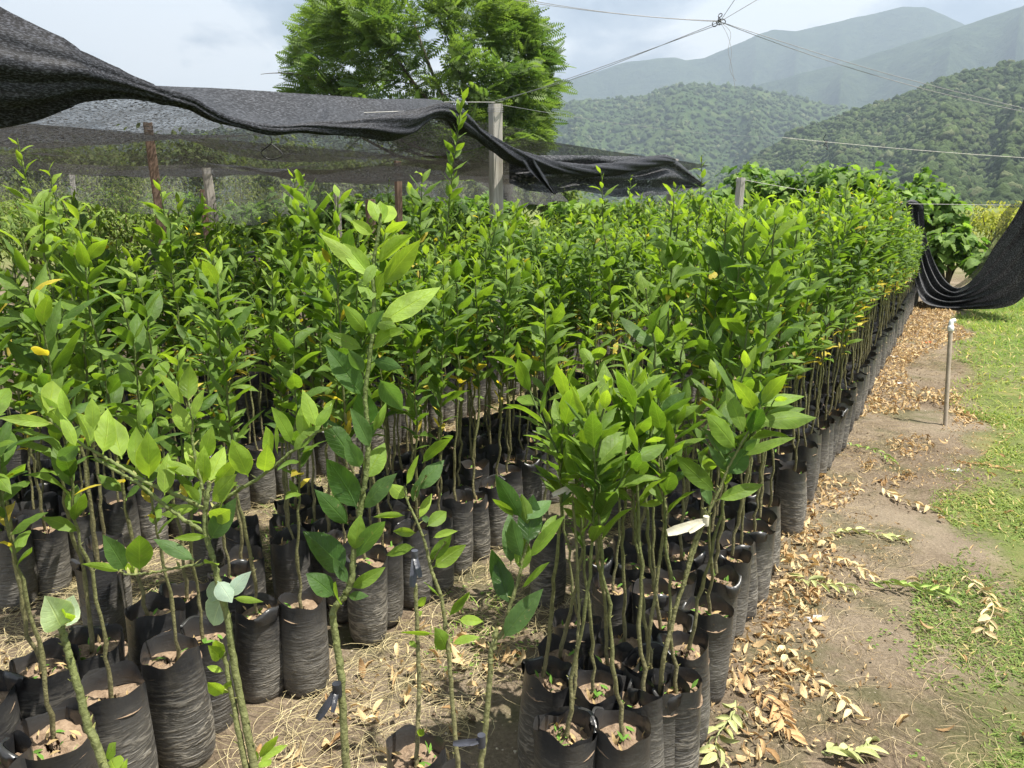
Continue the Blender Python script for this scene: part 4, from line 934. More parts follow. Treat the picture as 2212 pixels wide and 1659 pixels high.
# fallen branches on the path
def fallen_branch(px0, py0, px1, py1, n, L, col, label, seed):
    r = np.random.default_rng(seed); p0 = G(px0, py0, .01); p1 = G(px1, py1, .01); off = np.array([p0[0], p0[1], 0])
    t_ = thing('fallen_branch', label, 'fallen branch', tuple(off), 'pruned branches lying on the path')
    f = np.linspace(0, 1, 14)[:, None]; P = (p0 * (1 - f) + p1 * f) - off; P[:, 2] = .012 + .008 * np.abs(r.normal(size=14))
    sdv = np.array([-(p1 - p0)[1], (p1 - p0)[0], 0]); P += sdv * .08 * np.sin(f * 5 + seed)
    sa = Acc(); tube(sa, P, np.linspace(.0035, .0015, 14), 6, np.array(col) * .7); sa.obj('twig', M_STEM, t_)
    ff = np.linspace(.03, .97, n); B = np.stack([np.interp(ff, f[:, 0], P[:, k]) for k in range(3)], 1)
    ax = norm((p1 - p0)[None])[0]; sn = norm(sdv[None])[0]; sg = np.where(np.arange(n) % 2, 1, -1)[:, None]
    d = ax * r.uniform(.5, 1.2, (n, 1)) + sg * sn * r.uniform(.3, 1.0, (n, 1)) + np.array([0, 0, 1]) * r.uniform(-.02, .3, (n, 1))
    nr = np.array([0, 0, 1.]) + r.normal(0, .6, (n, 3))
    la = Acc(); leaves(la, B + [0, 0, .006], d, nr, L * r.uniform(.7, 1.15, n), r.uniform(.28, .45, n), r.uniform(.3, 1.2, n), r.uniform(.4, 1.0, n), np.array(col) * r.uniform(.75, 1.25, (n, 1)), CITRUS, 2, .12, r)
    la.obj('foliage', M_DRY, t_)
GRN = (.26, .36, .10); PGR = (.42, .46, .20); TN = (.62, .50, .28); BR = (.45, .30, .15)
for args in [(1878, 1258, 2045, 1290, 15, .07, GRN, 'wilted bright green leafy branch lying alone on the bare dirt path'),
             (2098, 1250, 2150, 1380, 18, .06, TN, 'dried pale branch with folded leaves at the grass edge'),
             (1572, 1520, 1560, 1655, 16, .065, PGR, 'pale green wilted branch at the foot of the front bags'),
             (1700, 1245, 1840, 1285, 16, .065, PGR, 'half-dry green branch across the litter by the wrinkled bags'),
             (1790, 1150, 1960, 1168, 16, .06, PGR, 'light green drying branch pointing over the path from the litter'),
             (1790, 1205, 1890, 1250, 14, .055, TN, 'tan curled branch lying between two green ones'),
             (1700, 1400, 1830, 1560, 18, .06, TN, 'long dead branch with curled tan leaves on the near litter'),
             (1640, 1500, 1720, 1600, 16, .06, BR, 'brown crumpled branch near the bottom of the litter heap'),
             (1840, 960, 1930, 1000, 14, .06, GRN, 'green wilted sprig in the litter beside a standing bag'),
             (1900, 1060, 2010, 1105, 14, .06, TN, 'dry twig with tan leaves in the middle of the path'),
             (1780, 1640, 1880, 1620, 12, .07, PGR, 'pale folded sprig at the bottom frame edge'),
             (2060, 1000, 2200, 1020, 12, .05, BR, 'thin brown twig lying toward the grass')]:
    fallen_branch(*args, seed=int(args[0]))
# scraps
def scrap(px, py, s, mat, label, seed):
    r = np.random.default_rng(seed); p = G(px, py, 0); g = np.linspace(-1, 1, 7); X, Y = np.meshgrid(g, g)
    Z = .22 * r.normal(size=X.shape) + .35
    v = np.stack([X * s + r.normal(0, s * .12, X.shape), Y * s * .6 + r.normal(0, s * .12, X.shape), Z * s * .6 + .004], -1)
    a = Acc(); a.add(v.reshape(-1, 3), grid_faces(7, 7))
    a.obj('plastic_scrap', mat, None, False, loc=(p[0], p[1], 0), label=label, category='scrap', group='scraps of litter')
scrap(1930, 773, .05, M_PLASTIC, 'crumpled white plastic scrap beside the far bags', 1)
scrap(2003, 743, .05, M_ORANGE, 'small orange and white wrapper on the dry leaves', 2)
scrap(1824, 960, .022, M_CYAN, 'tiny turquoise tag at the foot of a bag', 3)
scrap(2062, 1020, .035, M_PLASTIC, 'flat whitish scrap in the middle of the dirt path', 4)
scrap(1760, 1340, .03, M_PLASTIC, 'small torn white paper bit by the leaf heap', 5)
scrap(1940, 830, .03, M_PLASTIC, 'white shred lying next to the farther bags', 6)

# standpipe
def standpipe():
    b = G(2042, 925, 0); top = at(2054, 705, (b - CAM) @ np.array([0, CP, -SP])); off = np.array([b[0], b[1], 0])
    t_ = thing('standpipe', 'grey pvc standpipe with a white cap standing in the dirt path', 'pipe', tuple(off))
    a = Acc(); P = np.linspace([0, 0, -.03], top - off, 8); tube(a, P, .0145, 16); a.obj('pipe', M_PIPE, t_)
    c = Acc(); ax = norm((top - off)[None])[0]; q = top - off
    tube(c, [q - ax * .035, q - ax * .033, q + ax * .002, q + ax * .004], [.0175, .020, .020, .0175], 18)
    tube(c, smooth_path([q, q + ax * .02, q + ax * .035 + [.006, 0, 0], q + ax * .038 + [.026, 0, 0]], 10), .0165, 16)
    c.obj('cap', M_PVCW, t_)
standpipe()

# ------------------------------------------------------------------ posts
def post(px, py_top, z, w, mat, label, lean=(0, 0), name='wooden_post', grp='posts holding up the shade net'):
    top = at(px, py_top, z); H = top[2]; off = np.array([top[0] - lean[0], top[1] - lean[1], 0])
    t_ = thing(name, label, 'post', tuple(off), grp)
    a = Acc(); n = 14; r = np.random.default_rng(int(px))
    zs = np.linspace(0, H, n); rows = []
    for z_ in zs:
        f = z_ / H; cx, cy = lean[0] * f + .006 * math.sin(z_ * 2.1 + px), lean[1] * f
        h = w * .5 * (1.04 - .06 * f); k = h * .16
        ring = [(-h + k, -h), (h - k, -h), (h, -h + k), (h, h - k), (h - k, h), (-h + k, h), (-h, h - k), (-h, -h + k)]
        rows.append([(cx + x * math.cos(.5) - y * math.sin(.5) + r.normal(0, .0012), cy + x * math.sin(.5) + y * math.cos(.5) + r.normal(0, .0012), z_ + (r.uniform(-.008, .008) if z_ == H else 0)) for x, y in ring])
    a.add(np.array(rows).reshape(-1, 3), grid_faces(n, 8, True))
    tp = np.array(rows[-1]); c = tp.mean(0); a.add(np.concatenate([tp, c[None]]), [[j, (j + 1) % 8, 8] for j in range(8)])
    a.obj('timber', mat, t_, False)
    b = Acc()                                        # wire lashing round the head
    for q in range(3):
        th = np.linspace(0, 2 * np.pi, 13); tube(b, np.stack([lean[0] + w * .70 * np.cos(th), lean[1] + w * .70 * np.sin(th), H - .03 - .012 * q + .006 * np.sin(th)], 1), .0016, 5, cap=False)
    b.obj('wire_lashing', M_WIRE, t_)
    return top
P1 = post(1070, 224, 5.5, .080, M_WOODG, 'tallest pale weathered post where the black net is tied, grain showing', (-.02, 0))
P2 = post(319, 266, 7.0, .078, M_WOODB, 'brown post under the sagging net behind the curled-tip sapling', (-.05, 0))
P3 = post(446, 363, 7.9, .085, M_WOODG, 'pale post leaning left under the net, one of a close pair', (-.10, 0))
P3b = post(437, 410, 8.3, .06, M_WOODB, 'thin dark stake tucked behind the pale leaning post', (-.02, 0))
P4 = post(154, 376, 13.2, .085, M_WOODG, 'small grey distant post at the far left beneath the net', (0, 0))
P5 = post(858, 348, 10.4, .082, M_WOODB, 'reddish brown post between the net layers, near the middle', (0, 0))
P6 = post(727, 418, 12.0, .085, M_WOODG, 'short whitish post in front of the broadleaf hedge', (0, 0))
P7 = post(1455, 343, 9.3, .084, M_WOODG, 'light grey post propping the far end of the net', (.06, 0))
P8 = post(1600, 384, 11.2, .095, M_WOODG, 'lone grey post with lashed wire before the hedge', (.04, 0))
post(800, 430, 11.5, .12, M_WOODB, 'short rusty brown block post beside the reddish post')

# ------------------------------------------------------------------ shade net
def sheet(acc, P): acc.add(P.reshape(-1, 3), grid_faces(P.shape[0], P.shape[1]), uv=None)
BT = [(-420, -150, 300), (-250, -85, 292), (-100, -30, 280), (0, 22, 262), (68, 55, 251), (137, 88, 223), (171, 109, 214), (256, 152, 208), (310, 176, 216), (350, 190, 224), (410, 205, 236), (444, 226, 256), (480, 246, 270), (513, 258, 275), (545, 265, 284), (580, 270, 292), (615, 270, 290), (649, 266, 284), (700, 262, 292), (740, 264, 293), (779, 256, 294), (820, 250, 302), (848, 246, 303), (882, 242, 296), (916, 233, 264), (940, 224, 254), (967, 221, 258), (990, 236, 288), (1010, 250, 292), (1029, 272, 296), (1056, 290, 320), (1087, 308, 344), (1128, 328, 361), (1180, 344, 371), (1242, 356, 382), (1310, 353, 380), (1373, 344, 372), (1425, 334, 356), (1455, 342, 351)]
VN = -2.85
def bundle():
    px = np.concatenate([np.linspace(BT[i][0], BT[i + 1][0], 7)[:-1] for i in range(len(BT) - 1)] + [[BT[-1][0]]])
    b = np.array(BT, float); tp = np.interp(px, b[:, 0], b[:, 1]); bt = np.interp(px, b[:, 0], b[:, 2])
    ker = np.ones(7) / 7
    tp = np.convolve(np.pad(tp, 3, 'edge'), ker, 'valid'); bt = np.convolve(np.pad(bt, 3, 'edge'), ker, 'valid')
    ns = 40; th = np.linspace(0, 2 * np.pi, ns, endpoint=False); rows = []; s = 0; prev = None; cl = []
    for i in range(len(px)):
        A = V(px[i], tp[i], VN); B = V(px[i], bt[i], VN); c = (A + B) / 2; hh = np.linalg.norm(A - B) / 2
        if prev is not None: s += np.linalg.norm(c - prev)
        prev = c; cl.append(c)
        dep = min(hh * .85, .075); tw = s * 9 if px[i] > 330 else s * 2.2
        rr = 1 + (.17 * np.sin(5 * th + tw) + .08 * np.sin(11 * th + tw * 1.6 + 1)) * (1 if px[i] > 330 else .5)
        if px[i] < 360: rr = rr + .13 * np.sin(9 * th + s * 2.4 + .6 * np.sin(s * 5)) + .08 * np.sin(17 * th - s * 1.7)
        up = np.array([0, 0, 1.]); out = np.array([C30, -S30, 0])
        rows.append(c + hh * (rr * np.sin(th))[:, None] * up * .93 + dep * (rr * np.cos(th))[:, None] * out)
    a = Acc(); sheet_ = np.array(rows)
    a.add(sheet_.reshape(-1, 3), grid_faces(len(rows), ns, True))
    return a, px, np.array(cl)
net = thing('shade_net', 'black shade net rolled into a twisted rope and sagging between the posts', 'shade net', (0, 0, 0))
ba, bpx, bcl = bundle(); ba.obj('rolled_edge', M_NETD, net)
# sheet rising from the roll to the ridge wire
ED = [(-420, 210), (0, 190), (150, 178), (280, 180), (335, 185), (450, 190), (600, 199), (756, 209), (813, 214), (916, 213), (950, 216), (985, 232), (1010, 258)]
ex = np.array([e[0] for e in ED], float); ey = np.array([e[1] for e in ED], float)
VR = -3.5
def ridge_pt(px): return V(px, np.interp(px, ex, ey), VR)
pxs = np.linspace(-420, 1010, 170); P = []
for q in np.linspace(0, 1, 26):
    row = []
    for p in pxs:
        lo = np.array([np.interp(p, bpx, bcl[:, k]) for k in range(3)]); hi = ridge_pt(p)
        c = lo * (1 - q) + hi * q; c = c + np.array([0, 0, 1.]) * (.03 * math.sin(q * math.pi) * math.sin(p / 37 + q * 3) * (1 if p > 700 else .35) - .035 * math.sin(q * math.pi))
        row.append(c)
    P.append(row)
sa = Acc(); sheet(sa, np.array(P)); sa.obj('hanging_sheet', M_NETS, net)
# roof layers sagging back from the ridge wire
def roof(v0, v1, u0, u1, h0, h1, sag, seed, nu=120, nv=46, wave=.03, h0f=None):
    uu = np.linspace(u0, u1, nu); q = np.linspace(0, 1, nv)[:, None]
    vv = v0 + (v1 - v0) * q
    H0 = np.array([h0f(x) for x in uu])[None] if h0f else h0
    post_sag = .5 - .5 * np.cos((uu - 4.4) / 4.2 * 2 * np.pi)
    Z = H0 * (1 - q) + h1 * q - sag * 4 * q * (1 - q) * (.65 + .35 * post_sag)[None] - .16 * post_sag[None] * q ** 2
    U = np.broadcast_to(uu[None], Z.shape)
    Z = Z + wave * fbm(U * 1.9, vv * 2.2 + 0 * U, seed, 4, .6) * np.minimum(1, 4 * q + .1)
    X = U * S30 + vv * C30; Y = U * C30 - vv * S30
    return np.stack([X, Y, Z], -1)
rl = [toUV(ridge_pt(p)) + (ridge_pt(p)[2],) for p in pxs]; ru = np.array([x[0] for x in rl]); rz_ = np.array([x[2] for x in rl])
ra = Acc(); sheet(ra, roof(VR, -6.6, float(ru[0]), 6.3, 0, 2.13, .20, 5, h0f=lambda x: np.interp(x, ru, rz_), wave=.04)); ra.obj('roof_sheet', M_NET, net)
net2 = thing('shade_net', 'thin see-through grey net roof sagging over the rear beds', 'shade net', (0, 0, 0))
r2 = Acc(); sheet(r2, roof(-6.6, -10.2, -1.5, 13, 2.13, 2.05, .18, 6, wave=.05)); r2.obj('roof_sheet', M_NET, net2)
r3 = Acc(); uu = np.linspace(-2, 20, 220); rows = []
for q in np.linspace(0, 1, 24):
    rows.append([UV(u_, -10.2 + .10 * math.sin(u_ * 5 + 2 * q) + .4 * q, 2.1 - q * (.72 + .16 * math.sin(u_ * .9) + .05 * math.sin(u_ * 3.1)) - .1 * (.5 - .5 * math.cos((u_ - 4.4) / 4.2 * 6.28)) * (1 - q)) for u_ in uu])
sheet(r3, np.array(rows)); r3.obj('hanging_curtain', M_NET, net2)
r4 = Acc(); sheet(r4, roof(-2.95, -6.6, 5.2, 10.2, 1.98, 1.98, .22, 16, wave=.05)); r4.obj('roof_sheet', M_NET, net2)
net3 = thing('shade_net', 'dark net panel hanging between the tall pale post and the far grey post', 'shade net', (0, 0, 0))
PT = [(1100, 338, 395), (1138, 336, 412), (1200, 335, 418), (1242, 335, 410), (1290, 336, 418), (1330, 337, 426), (1395, 338, 424), (1439, 333, 420), (1457, 342, 416), (1487, 368, 411), (1505, 385, 408), (1523, 399, 403)]
pt = np.array(PT, float); pxs = np.linspace(1100, 1523, 110); P = []
for q in np.linspace(0, 1, 22):
    P.append([V(p, np.interp(p, pt[:, 0], pt[:, 1]) * (1 - q) + np.interp(p, pt[:, 0], pt[:, 2]) * q, -2.93 + .05 * math.sin(p / 21 + q * 4) * math.sin(q * 3.1) + .03 * math.sin(q * 14)) for p in pxs])
a = Acc(); sheet(a, np.array(P)); a.obj('hanging_sheet', net_mat('panel_net', .85, (.11, .11, .12)), net3)
a = Acc(); rows = []
for f in np.linspace(0, 1, 16):
    x0, x1 = 1130 + 66 * f - 8 * (1 - f), 1140 + 62 * f + 12 * (1 - f); y_ = 348 + 72 * f
    rows.append([V(x0 + (x1 - x0) * g, y_ - 6 * g * (1 - f), -2.80 + .02 * math.sin(g * 9 + f * 4)) for g in np.linspace(0, 1, 8)])
sheet(a, np.array(rows)); a.obj('dangling_strip', M_NETD, net3)
# draped net at the right
def drape():
    outer = [(1940, 441, 11.9), (1948, 500, 11.9), (1968, 560, 11.8), (1975, 612, 11.5), (1990, 650, 11.2), (2036, 667, 11.1), (2100, 668, 10.9), (2170, 664, 10.4), (2215, 640, 10.0), (2280, 560, 9.7), (2360, 430, 9.5)]
    inner = [(1992, 441, 12.1), (1994, 490, 12.1), (2001, 530, 12.0), (2018, 575, 11.9), (2042, 610, 11.7), (2072, 622, 11.5), (2110, 592, 11.0), (2146, 532, 10.5), (2182, 480, 10.1), (2212, 425, 9.8), (2245, 350, 9.6)]
    O = smooth_path([at(*p) for p in outer], 90); I = smooth_path([at(*p) for p in inner], 90)
    q = np.linspace(0, 1, 48)[None, :, None]; P = O[:, None] * (1 - q) + I[:, None] * q
    s = np.linspace(0, 1, 90)[:, None]; qq = q[..., 0]
    dd = .085 * np.sin(qq * 2 * np.pi * 4.2 + 1.1 * np.sin(s * 5)) * (1 - .3 * np.abs(qq - .5)) + .03 * np.sin(qq * 31 + s * 9)
    P = P + dd[..., None] * norm(np.array([-.2, -1, .25]))[None, None]
    P[..., 2] = np.maximum(P[..., 2], .02 + .03 * qq)
    t_ = thing('draped_net', 'heavy black net draped from the wire and pooling in a loop on the grass', 'shade net')
    a = Acc(); sheet(a, P); a.obj('cloth', M_NETR, t_)
    k = at(1968, 441, 12.0); b = Acc(); tube(b, smooth_path([k + [-.22, 0, -.12], k + [-.1, -.03, .0], k + [.05, -.02, .01], k + [.15, 0, -.08]], 12), .045, 10, mod=lambda i, th: 1 + .25 * np.sin(3 * th + i)); b.obj('knot', M_NETD, t_)
    # second, thinner fold behind the heavy one
    O2 = smooth_path([at(2050, 625, 11.9), at(2100, 590, 11.6), at(2140, 525, 11.2), at(2160, 470, 10.9), at(2185, 440, 10.8)], 30); I2 = O2 + np.array([.32, .25, .0])
    P2 = O2[:, None] * (1 - q[:, ::4]) + I2[:, None] * q[:, ::4]; c = Acc(); sheet(c, P2); c.obj('thin_fold', M_NET, t_)
drape()

# ------------------------------------------------------------------ wires
def wire(name, label, runs, r, mat, knot=None, grp='overhead wires'):
    t_ = thing(name, label, 'wire', (0, 0, 0), grp); a = Acc()
    for pts, sag in runs:
        if len(pts) == 2:
            f = np.linspace(0, 1, 30)[:, None]; P = pts[0] * (1 - f) + pts[1] * f; P[:, 2] -= (sag * 4 * f * (1 - f))[:, 0]
        else: P = smooth_path(pts, len(pts) * 8)
        tube(a, P, r, 5, cap=False)
    a.obj('strand', mat, t_)
    if knot is not None:
        b = Acc(); rr = np.random.default_rng(3)
        for q in range(5):
            th = np.linspace(0, 6.0, 14); R_ = .010 + .014 * rr.random(); A, B = norm(rr.normal(size=(2, 3)))
            tube(b, knot + R_ * (np.cos(th)[:, None] * A + np.sin(th)[:, None] * B) + rr.normal(0, .010, 3), .0028, 5)
        b.obj('knot', M_BLACK, t_)
K = at(1555, 47, 4.6)
wire('wire', 'knotted overhead wire meeting in a tangle above the mountains with loose ends dangling', [
    ([at(1050, -10, 4.6), K], .02), ([at(1050, -18, 4.65), K + [0, 0, .005]], .03), ([K, at(1255, 165, 5.2), P1 + [0, 0, .02]], .0), ([K + [.01, 0, -.01], at(1250, 162, 5.2), P1 + [.01, 0, .01]], .0),
    ([K, at(1600, -20, 4.5)], 0), ([K, at(1660, -15, 4.55)], 0), ([K, at(2260, 250, 4.8)], .05), ([K, at(1900, 155, 4.7), at(2260, 246, 4.85)], .0)], .0019, M_WIRE, K)
wire('loose_wire', 'loose thin wire ends hanging down from the overhead tangle', [
    ([K, at(1578, 70, 4.6), at(1573, 110, 4.6), at(1580, 140, 4.6), at(1588, 190, 4.6)], 0), ([K, at(1571, 75, 4.6), at(1580, 110, 4.6), at(1577, 150, 4.6), at(1590, 175, 4.6)], 0)], .0013, M_WIRE, None, None)
wire('cord', 'pale cord strung above the broadleaf hedge', [([at(1690, 297, 9.3), at(2300, 346, 9.0)], .02)], .0030, M_CORD, None, None)
wire('thin_wire', 'hair-thin wire carrying on from the pale cord toward the tallest post', [([P1, at(1690, 297, 9.3)], .05)], .0012, M_WIRE, None, None)
wire('fence_wire', 'low wire running from the lone grey post to the draped net', [([P8 + [0, 0, -.02], at(1968, 441, 12.0)], .03), ([at(1940, 440, 12.0), at(2320, 445, 11.0)], .0)], .0035, M_CORD, None, None)
wire('ridge_wire', 'thin white line tied to the head of the tallest post', [([ridge_pt(960), P1 + [0, 0, .01]], 0), ([at(598 + 0, 0 + 250, 5.0), at(930, 238, 4.8), ridge_pt(985)], 0)], .0028, M_CORD, None, None)
kc = at(1787, 304, 9.28)
b = thing('cord_knot', 'small dark wire knot with loose ends on the pale cord above the hedge', 'wire', tuple(kc))
a = Acc()
for q in range(4):
    e = rng.normal(0, .04, (3, 3)); e[2, 2] = -.04 - .07 * rng.random() if q < 3 else .07
    tube(a, smooth_path([[0, 0, 0], e[0] * .4, e[1] * .5 + e[2] * .5, e[2]], 9), .0038, 5, (.02, .02, .025))
a.obj('strands', M_BLACK, b)
# small wire loop below the roll
a = Acc(); k = V(585, 296, VN); tube(a, smooth_path([k, k + [0, 0, -.03], k + [-.05, 0, -.07], k + [-.01, 0, -.1], k + [.05, 0, -.08], k + [.0, 0, -.03]], 30), .003, 5, (.02, .02, .02)); a.obj('tie_wire', M_BLACK, net)

# ------------------------------------------------------------------ broadleaf hedge and shrubs
def shrub(c, R, H, n, L, seed, label, cols, name='broadleaf_shrub', grp='shrubs of the boundary hedge', prof=LOBED, wd=.95, mat=None, base_h=.2, top_pow=.6):
    r = np.random.default_rng(seed); c = np.array([c[0], c[1], 0.]); t_ = thing(name, label, 'tree' if name == 'tree' else 'shrub', tuple(c), grp)
    # crown made of lobes along a few leaning stems
    st = Acc(); B = []; 
    nst = 9
    ends = []
    for k in range(nst):
        az = r.uniform(0, 6.28); rr = R * r.uniform(.1, .85); e = np.array([rr * math.cos(az), rr * math.sin(az), H * r.uniform(.88, 1.12) * (1 - .15 * rr / R)])
        P = smooth_path([[0, 0, 0], e * [.3, .3, .45] + r.normal(0, .04, 3), e * [.75, .75, .8], e], 14); tube(st, P, np.linspace(.022, .006, 14), 6, (.12, .1, .06)); ends.append(P)
    st.obj('trunk' if name == 'tree' else 'branches', M_TRUNK, t_)
    m = n // nst; allp = []
    for P in ends:
        k = r.uniform(.22, 1, m) ** top_pow * 13; i = np.minimum(k.astype(int), 12); q = P[i] * (1 - (k % 1))[:, None] + P[np.minimum(i + 1, 13)] * (k % 1)[:, None]
        allp.append(q + r.normal(0, 1, (m, 3)) * np.array([.22, .22, .13]) * (R * .9))
    Pn = np.concatenate(allp); Pn[:, 2] = np.clip(Pn[:, 2], base_h * .4, H * 1.2)
    Pn = Pn[Pn[:, 2] > .05]; n = len(Pn)
    out = Pn * [1, 1, 0] ; out = norm(out + r.normal(0, R * .5, (n, 3)) * [1, 1, 0])
    d = out * .9 + np.array([0, 0, -1]) * r.uniform(-.2, .9, (n, 1)); nr = out * .5 + np.array([0, 0, 1.]) + r.normal(0, .35, (n, 3))
    k = r.random((n, 1)) ** 1.2; col = (cols[0] * (1 - k) + cols[1] * k) * r.uniform(.75, 1.2, (n, 1))
    a = Acc(); leaves(a, Pn, d, nr, L * r.uniform(.6, 1.2, n), wd, r.uniform(.3, 1.1, n), r.uniform(-.1, .45, n), col, prof, 2 if prof is LOBED else 1, .10, r)
    a.obj('crown' if name == 'tree' else 'foliage', mat or M_LOB, t_)
HC = [np.array([.05, .11, .02]), np.array([.15, .24, .045])]
HEDGE = [(1530, 425, 13.6, .7, 'at the end of the net'), (1640, 352, 14.6, .62, 'with one tall stray shoot, behind the lone grey post'), (1715, 405, 14.2, .7, 'just right of the lone grey post'), (1790, 352, 14.0, .62, 'rising in a pointed peak below the cord'), (1865, 372, 13.9, .72, 'rounded and bright, right of the pointed peak'), (1935, 400, 13.6, .6, 'behind the knot of the draped net'), (2000, 385, 14.4, .40, 'with a high loose spray of leaves over the draped net'), (2050, 420, 13.8, .42, 'thin and leaning out past the draped net'), (2058, 500, 13.2, .5, 'low and drooping, inside the loop of the draped net'), (1450, 440, 15.2, .8, 'low and dark behind the far grey post'), (1340, 445, 16.0, .9, 'low, seen under the net panel'), (1230, 440, 16.5, .9, 'right of the tall pale post'), (1040, 430, 15.5, .9, 'behind the tall pale post'), (930, 428, 15.0, .8, 'behind the spindly sapling'), (830, 425, 14.5, .8, 'behind the rusty brown block post'), (740, 430, 14.2, .8, 'behind the short whitish post'), (640, 440, 14.0, .8, 'under the lowest sag of the rear net'), (540, 455, 13.8, .8, 'right of the pale leaning post'), (400, 430, 14.6, .9, 'left of the pale leaning post'), (2150, 560, 12.6, .35, 'small, peeping between the folds of the draped net')]
for i, (px, py, z, R_, tail) in enumerate(HEDGE):
    tp = at(px, py + 10, z); shrub(tp, R_, max(tp[2], .6) * 1.05, int(520 * (R_ / .7)), .20, 900 + i, 'broadleaf hedge shrub ' + tail, HC)
OL = [np.array([.06, .09, .02]), np.array([.17, .2, .06])]
for i, (px, py, z, R_, tail) in enumerate([(60, 415, 17, 1.5, 'at the far left edge behind the net'), (210, 385, 18, 1.6, 'behind the small grey distant post'), (330, 395, 19, 1.6, 'behind the brown net post'), (520, 400, 19, 1.5, 'olive green behind the right of the leaning post'), (680, 405, 20, 1.5, 'beyond the lowest sag of the rear net'), (-60, 400, 16, 1.6, 'cut off by the left frame edge')]):
    tp = at(px, py, z); shrub(tp, R_, tp[2], 1500, .13, 950 + i, 'feathery bush ' + tail, OL, 'bush', 'bushes beyond the net', CITLOW, .3, M_FAR)
for i, (px, py, z, R_, tail) in enumerate([(-40, 440, 11.5, .9, 'at the far left edge between the light green left saplings'), (60, 432, 12, .9, 'left of the small grey distant post'), (160, 440, 12.2, .9, 'around the foot of the small grey distant post'), (260, 428, 12.5, .9, 'just left of the brown net post'), (360, 445, 12.2, .8, 'between the brown and the pale leaning posts')]):
    tp = at(px, py, z); shrub(tp, R_, tp[2], 1300, .12, 1200 + i, 'low weedy bush ' + tail, [np.array([.06, .11, .02]), np.array([.18, .24, .05])], 'bush', 'weedy bushes behind the beds', CITLOW, .32, M_FAR)
for i, (px, py, z, R_) in enumerate([(-140, 335, 30, 2.6), (40, 318, 32, 2.8), (220, 330, 34, 2.8), (390, 312, 33, 2.7), (560, 325, 35, 3.0), (740, 345, 34, 2.8), (900, 352, 36, 2.8), (1040, 372, 36, 2.6), (1180, 395, 38, 2.6)]):
    tp = at(px, py, z); shrub(tp, R_, tp[2], 2600, .30, 1050 + i, ['leftmost of the dark trees standing far behind the net', 'dark tree behind the net above the light green left sapling', 'dark rounded tree behind the small grey distant post', 'tall dark tree seen through the net right of the brown post', 'dark tree seen through the net above the leaning post pair', 'dark tree seen through the net above the whitish short post', 'dark low tree behind the reddish brown post', 'dark tree in the gap left of the tallest pale post', 'low dark tree just right of the tallest pale post'][i], [np.array([.05, .09, .022]), np.array([.15, .19, .055])], 'tree', 'trees far behind the net', CITLOW, .5, M_FAR, top_pow=.45)
for i, (px, py, z, R_, tail, cc_) in enumerate([(2140, 452, 24, 1.5, 'yellow green bush inside the loop of the draped net', 1), (2230, 470, 26, 1.6, 'yellow green bush cut by the frame edge behind the black net', 1), (2080, 460, 27, 1.4, 'grey green small tree behind the drooping hedge shrub', 0), (1290, 445, 30, 1.6, 'small dark distant tree under the net panel', 0), (1400, 450, 32, 1.6, 'small grey distant tree left of the far grey post', 0)]):
    tp = at(px, py, z); shrub(tp, R_, tp[2], 1500, .15, 970 + i, tail, [np.array([.17, .2, .02]), np.array([.33, .33, .05])] if cc_ else OL, 'bush', 'bushes in the meadow', CITLOW, .4, M_FAR)
# black bench strip with propagation trays left, in front of the leaning posts
t_ = thing('nursery_bench', 'low black cloth-sided bench behind the left saplings, near the leaning posts', 'bench')
a = Acc(); A = at(250, 545, 7.6); B = at(560, 548, 8.6); n = 40; f = np.linspace(0, 1, n)[:, None]; L_ = A * (1 - f) + B * f
rows = [];
for hz, dy in ((0, 0), (-.02, 0), (-.09, .02), (-.17, .0)): rows.append(L_ + np.stack([0 * f[:, 0], dy + .02 * np.sin(f[:, 0] * 40), hz + .012 * np.sin(f[:, 0] * 17)], 1))
rows = [L_ + np.stack([.1 + 0 * f[:, 0], .55 + 0 * f[:, 0], -.01 + .012 * np.sin(f[:, 0] * 17)], 1)] + rows
sheet(a, np.array(rows)); a.obj('cloth_side', M_NETD, t_)
a = Acc()
for f_ in (.03, .35, .66, .97):
    q = A * (1 - f_) + B * f_ + [0, .05, -.03]; box(a, (q[0] - .03, q[1] - .03, 0), (q[0] + .03, q[1] + .03, q[2]), (.3, .28, .25))
a.obj('legs', M_WOODG, t_, False)

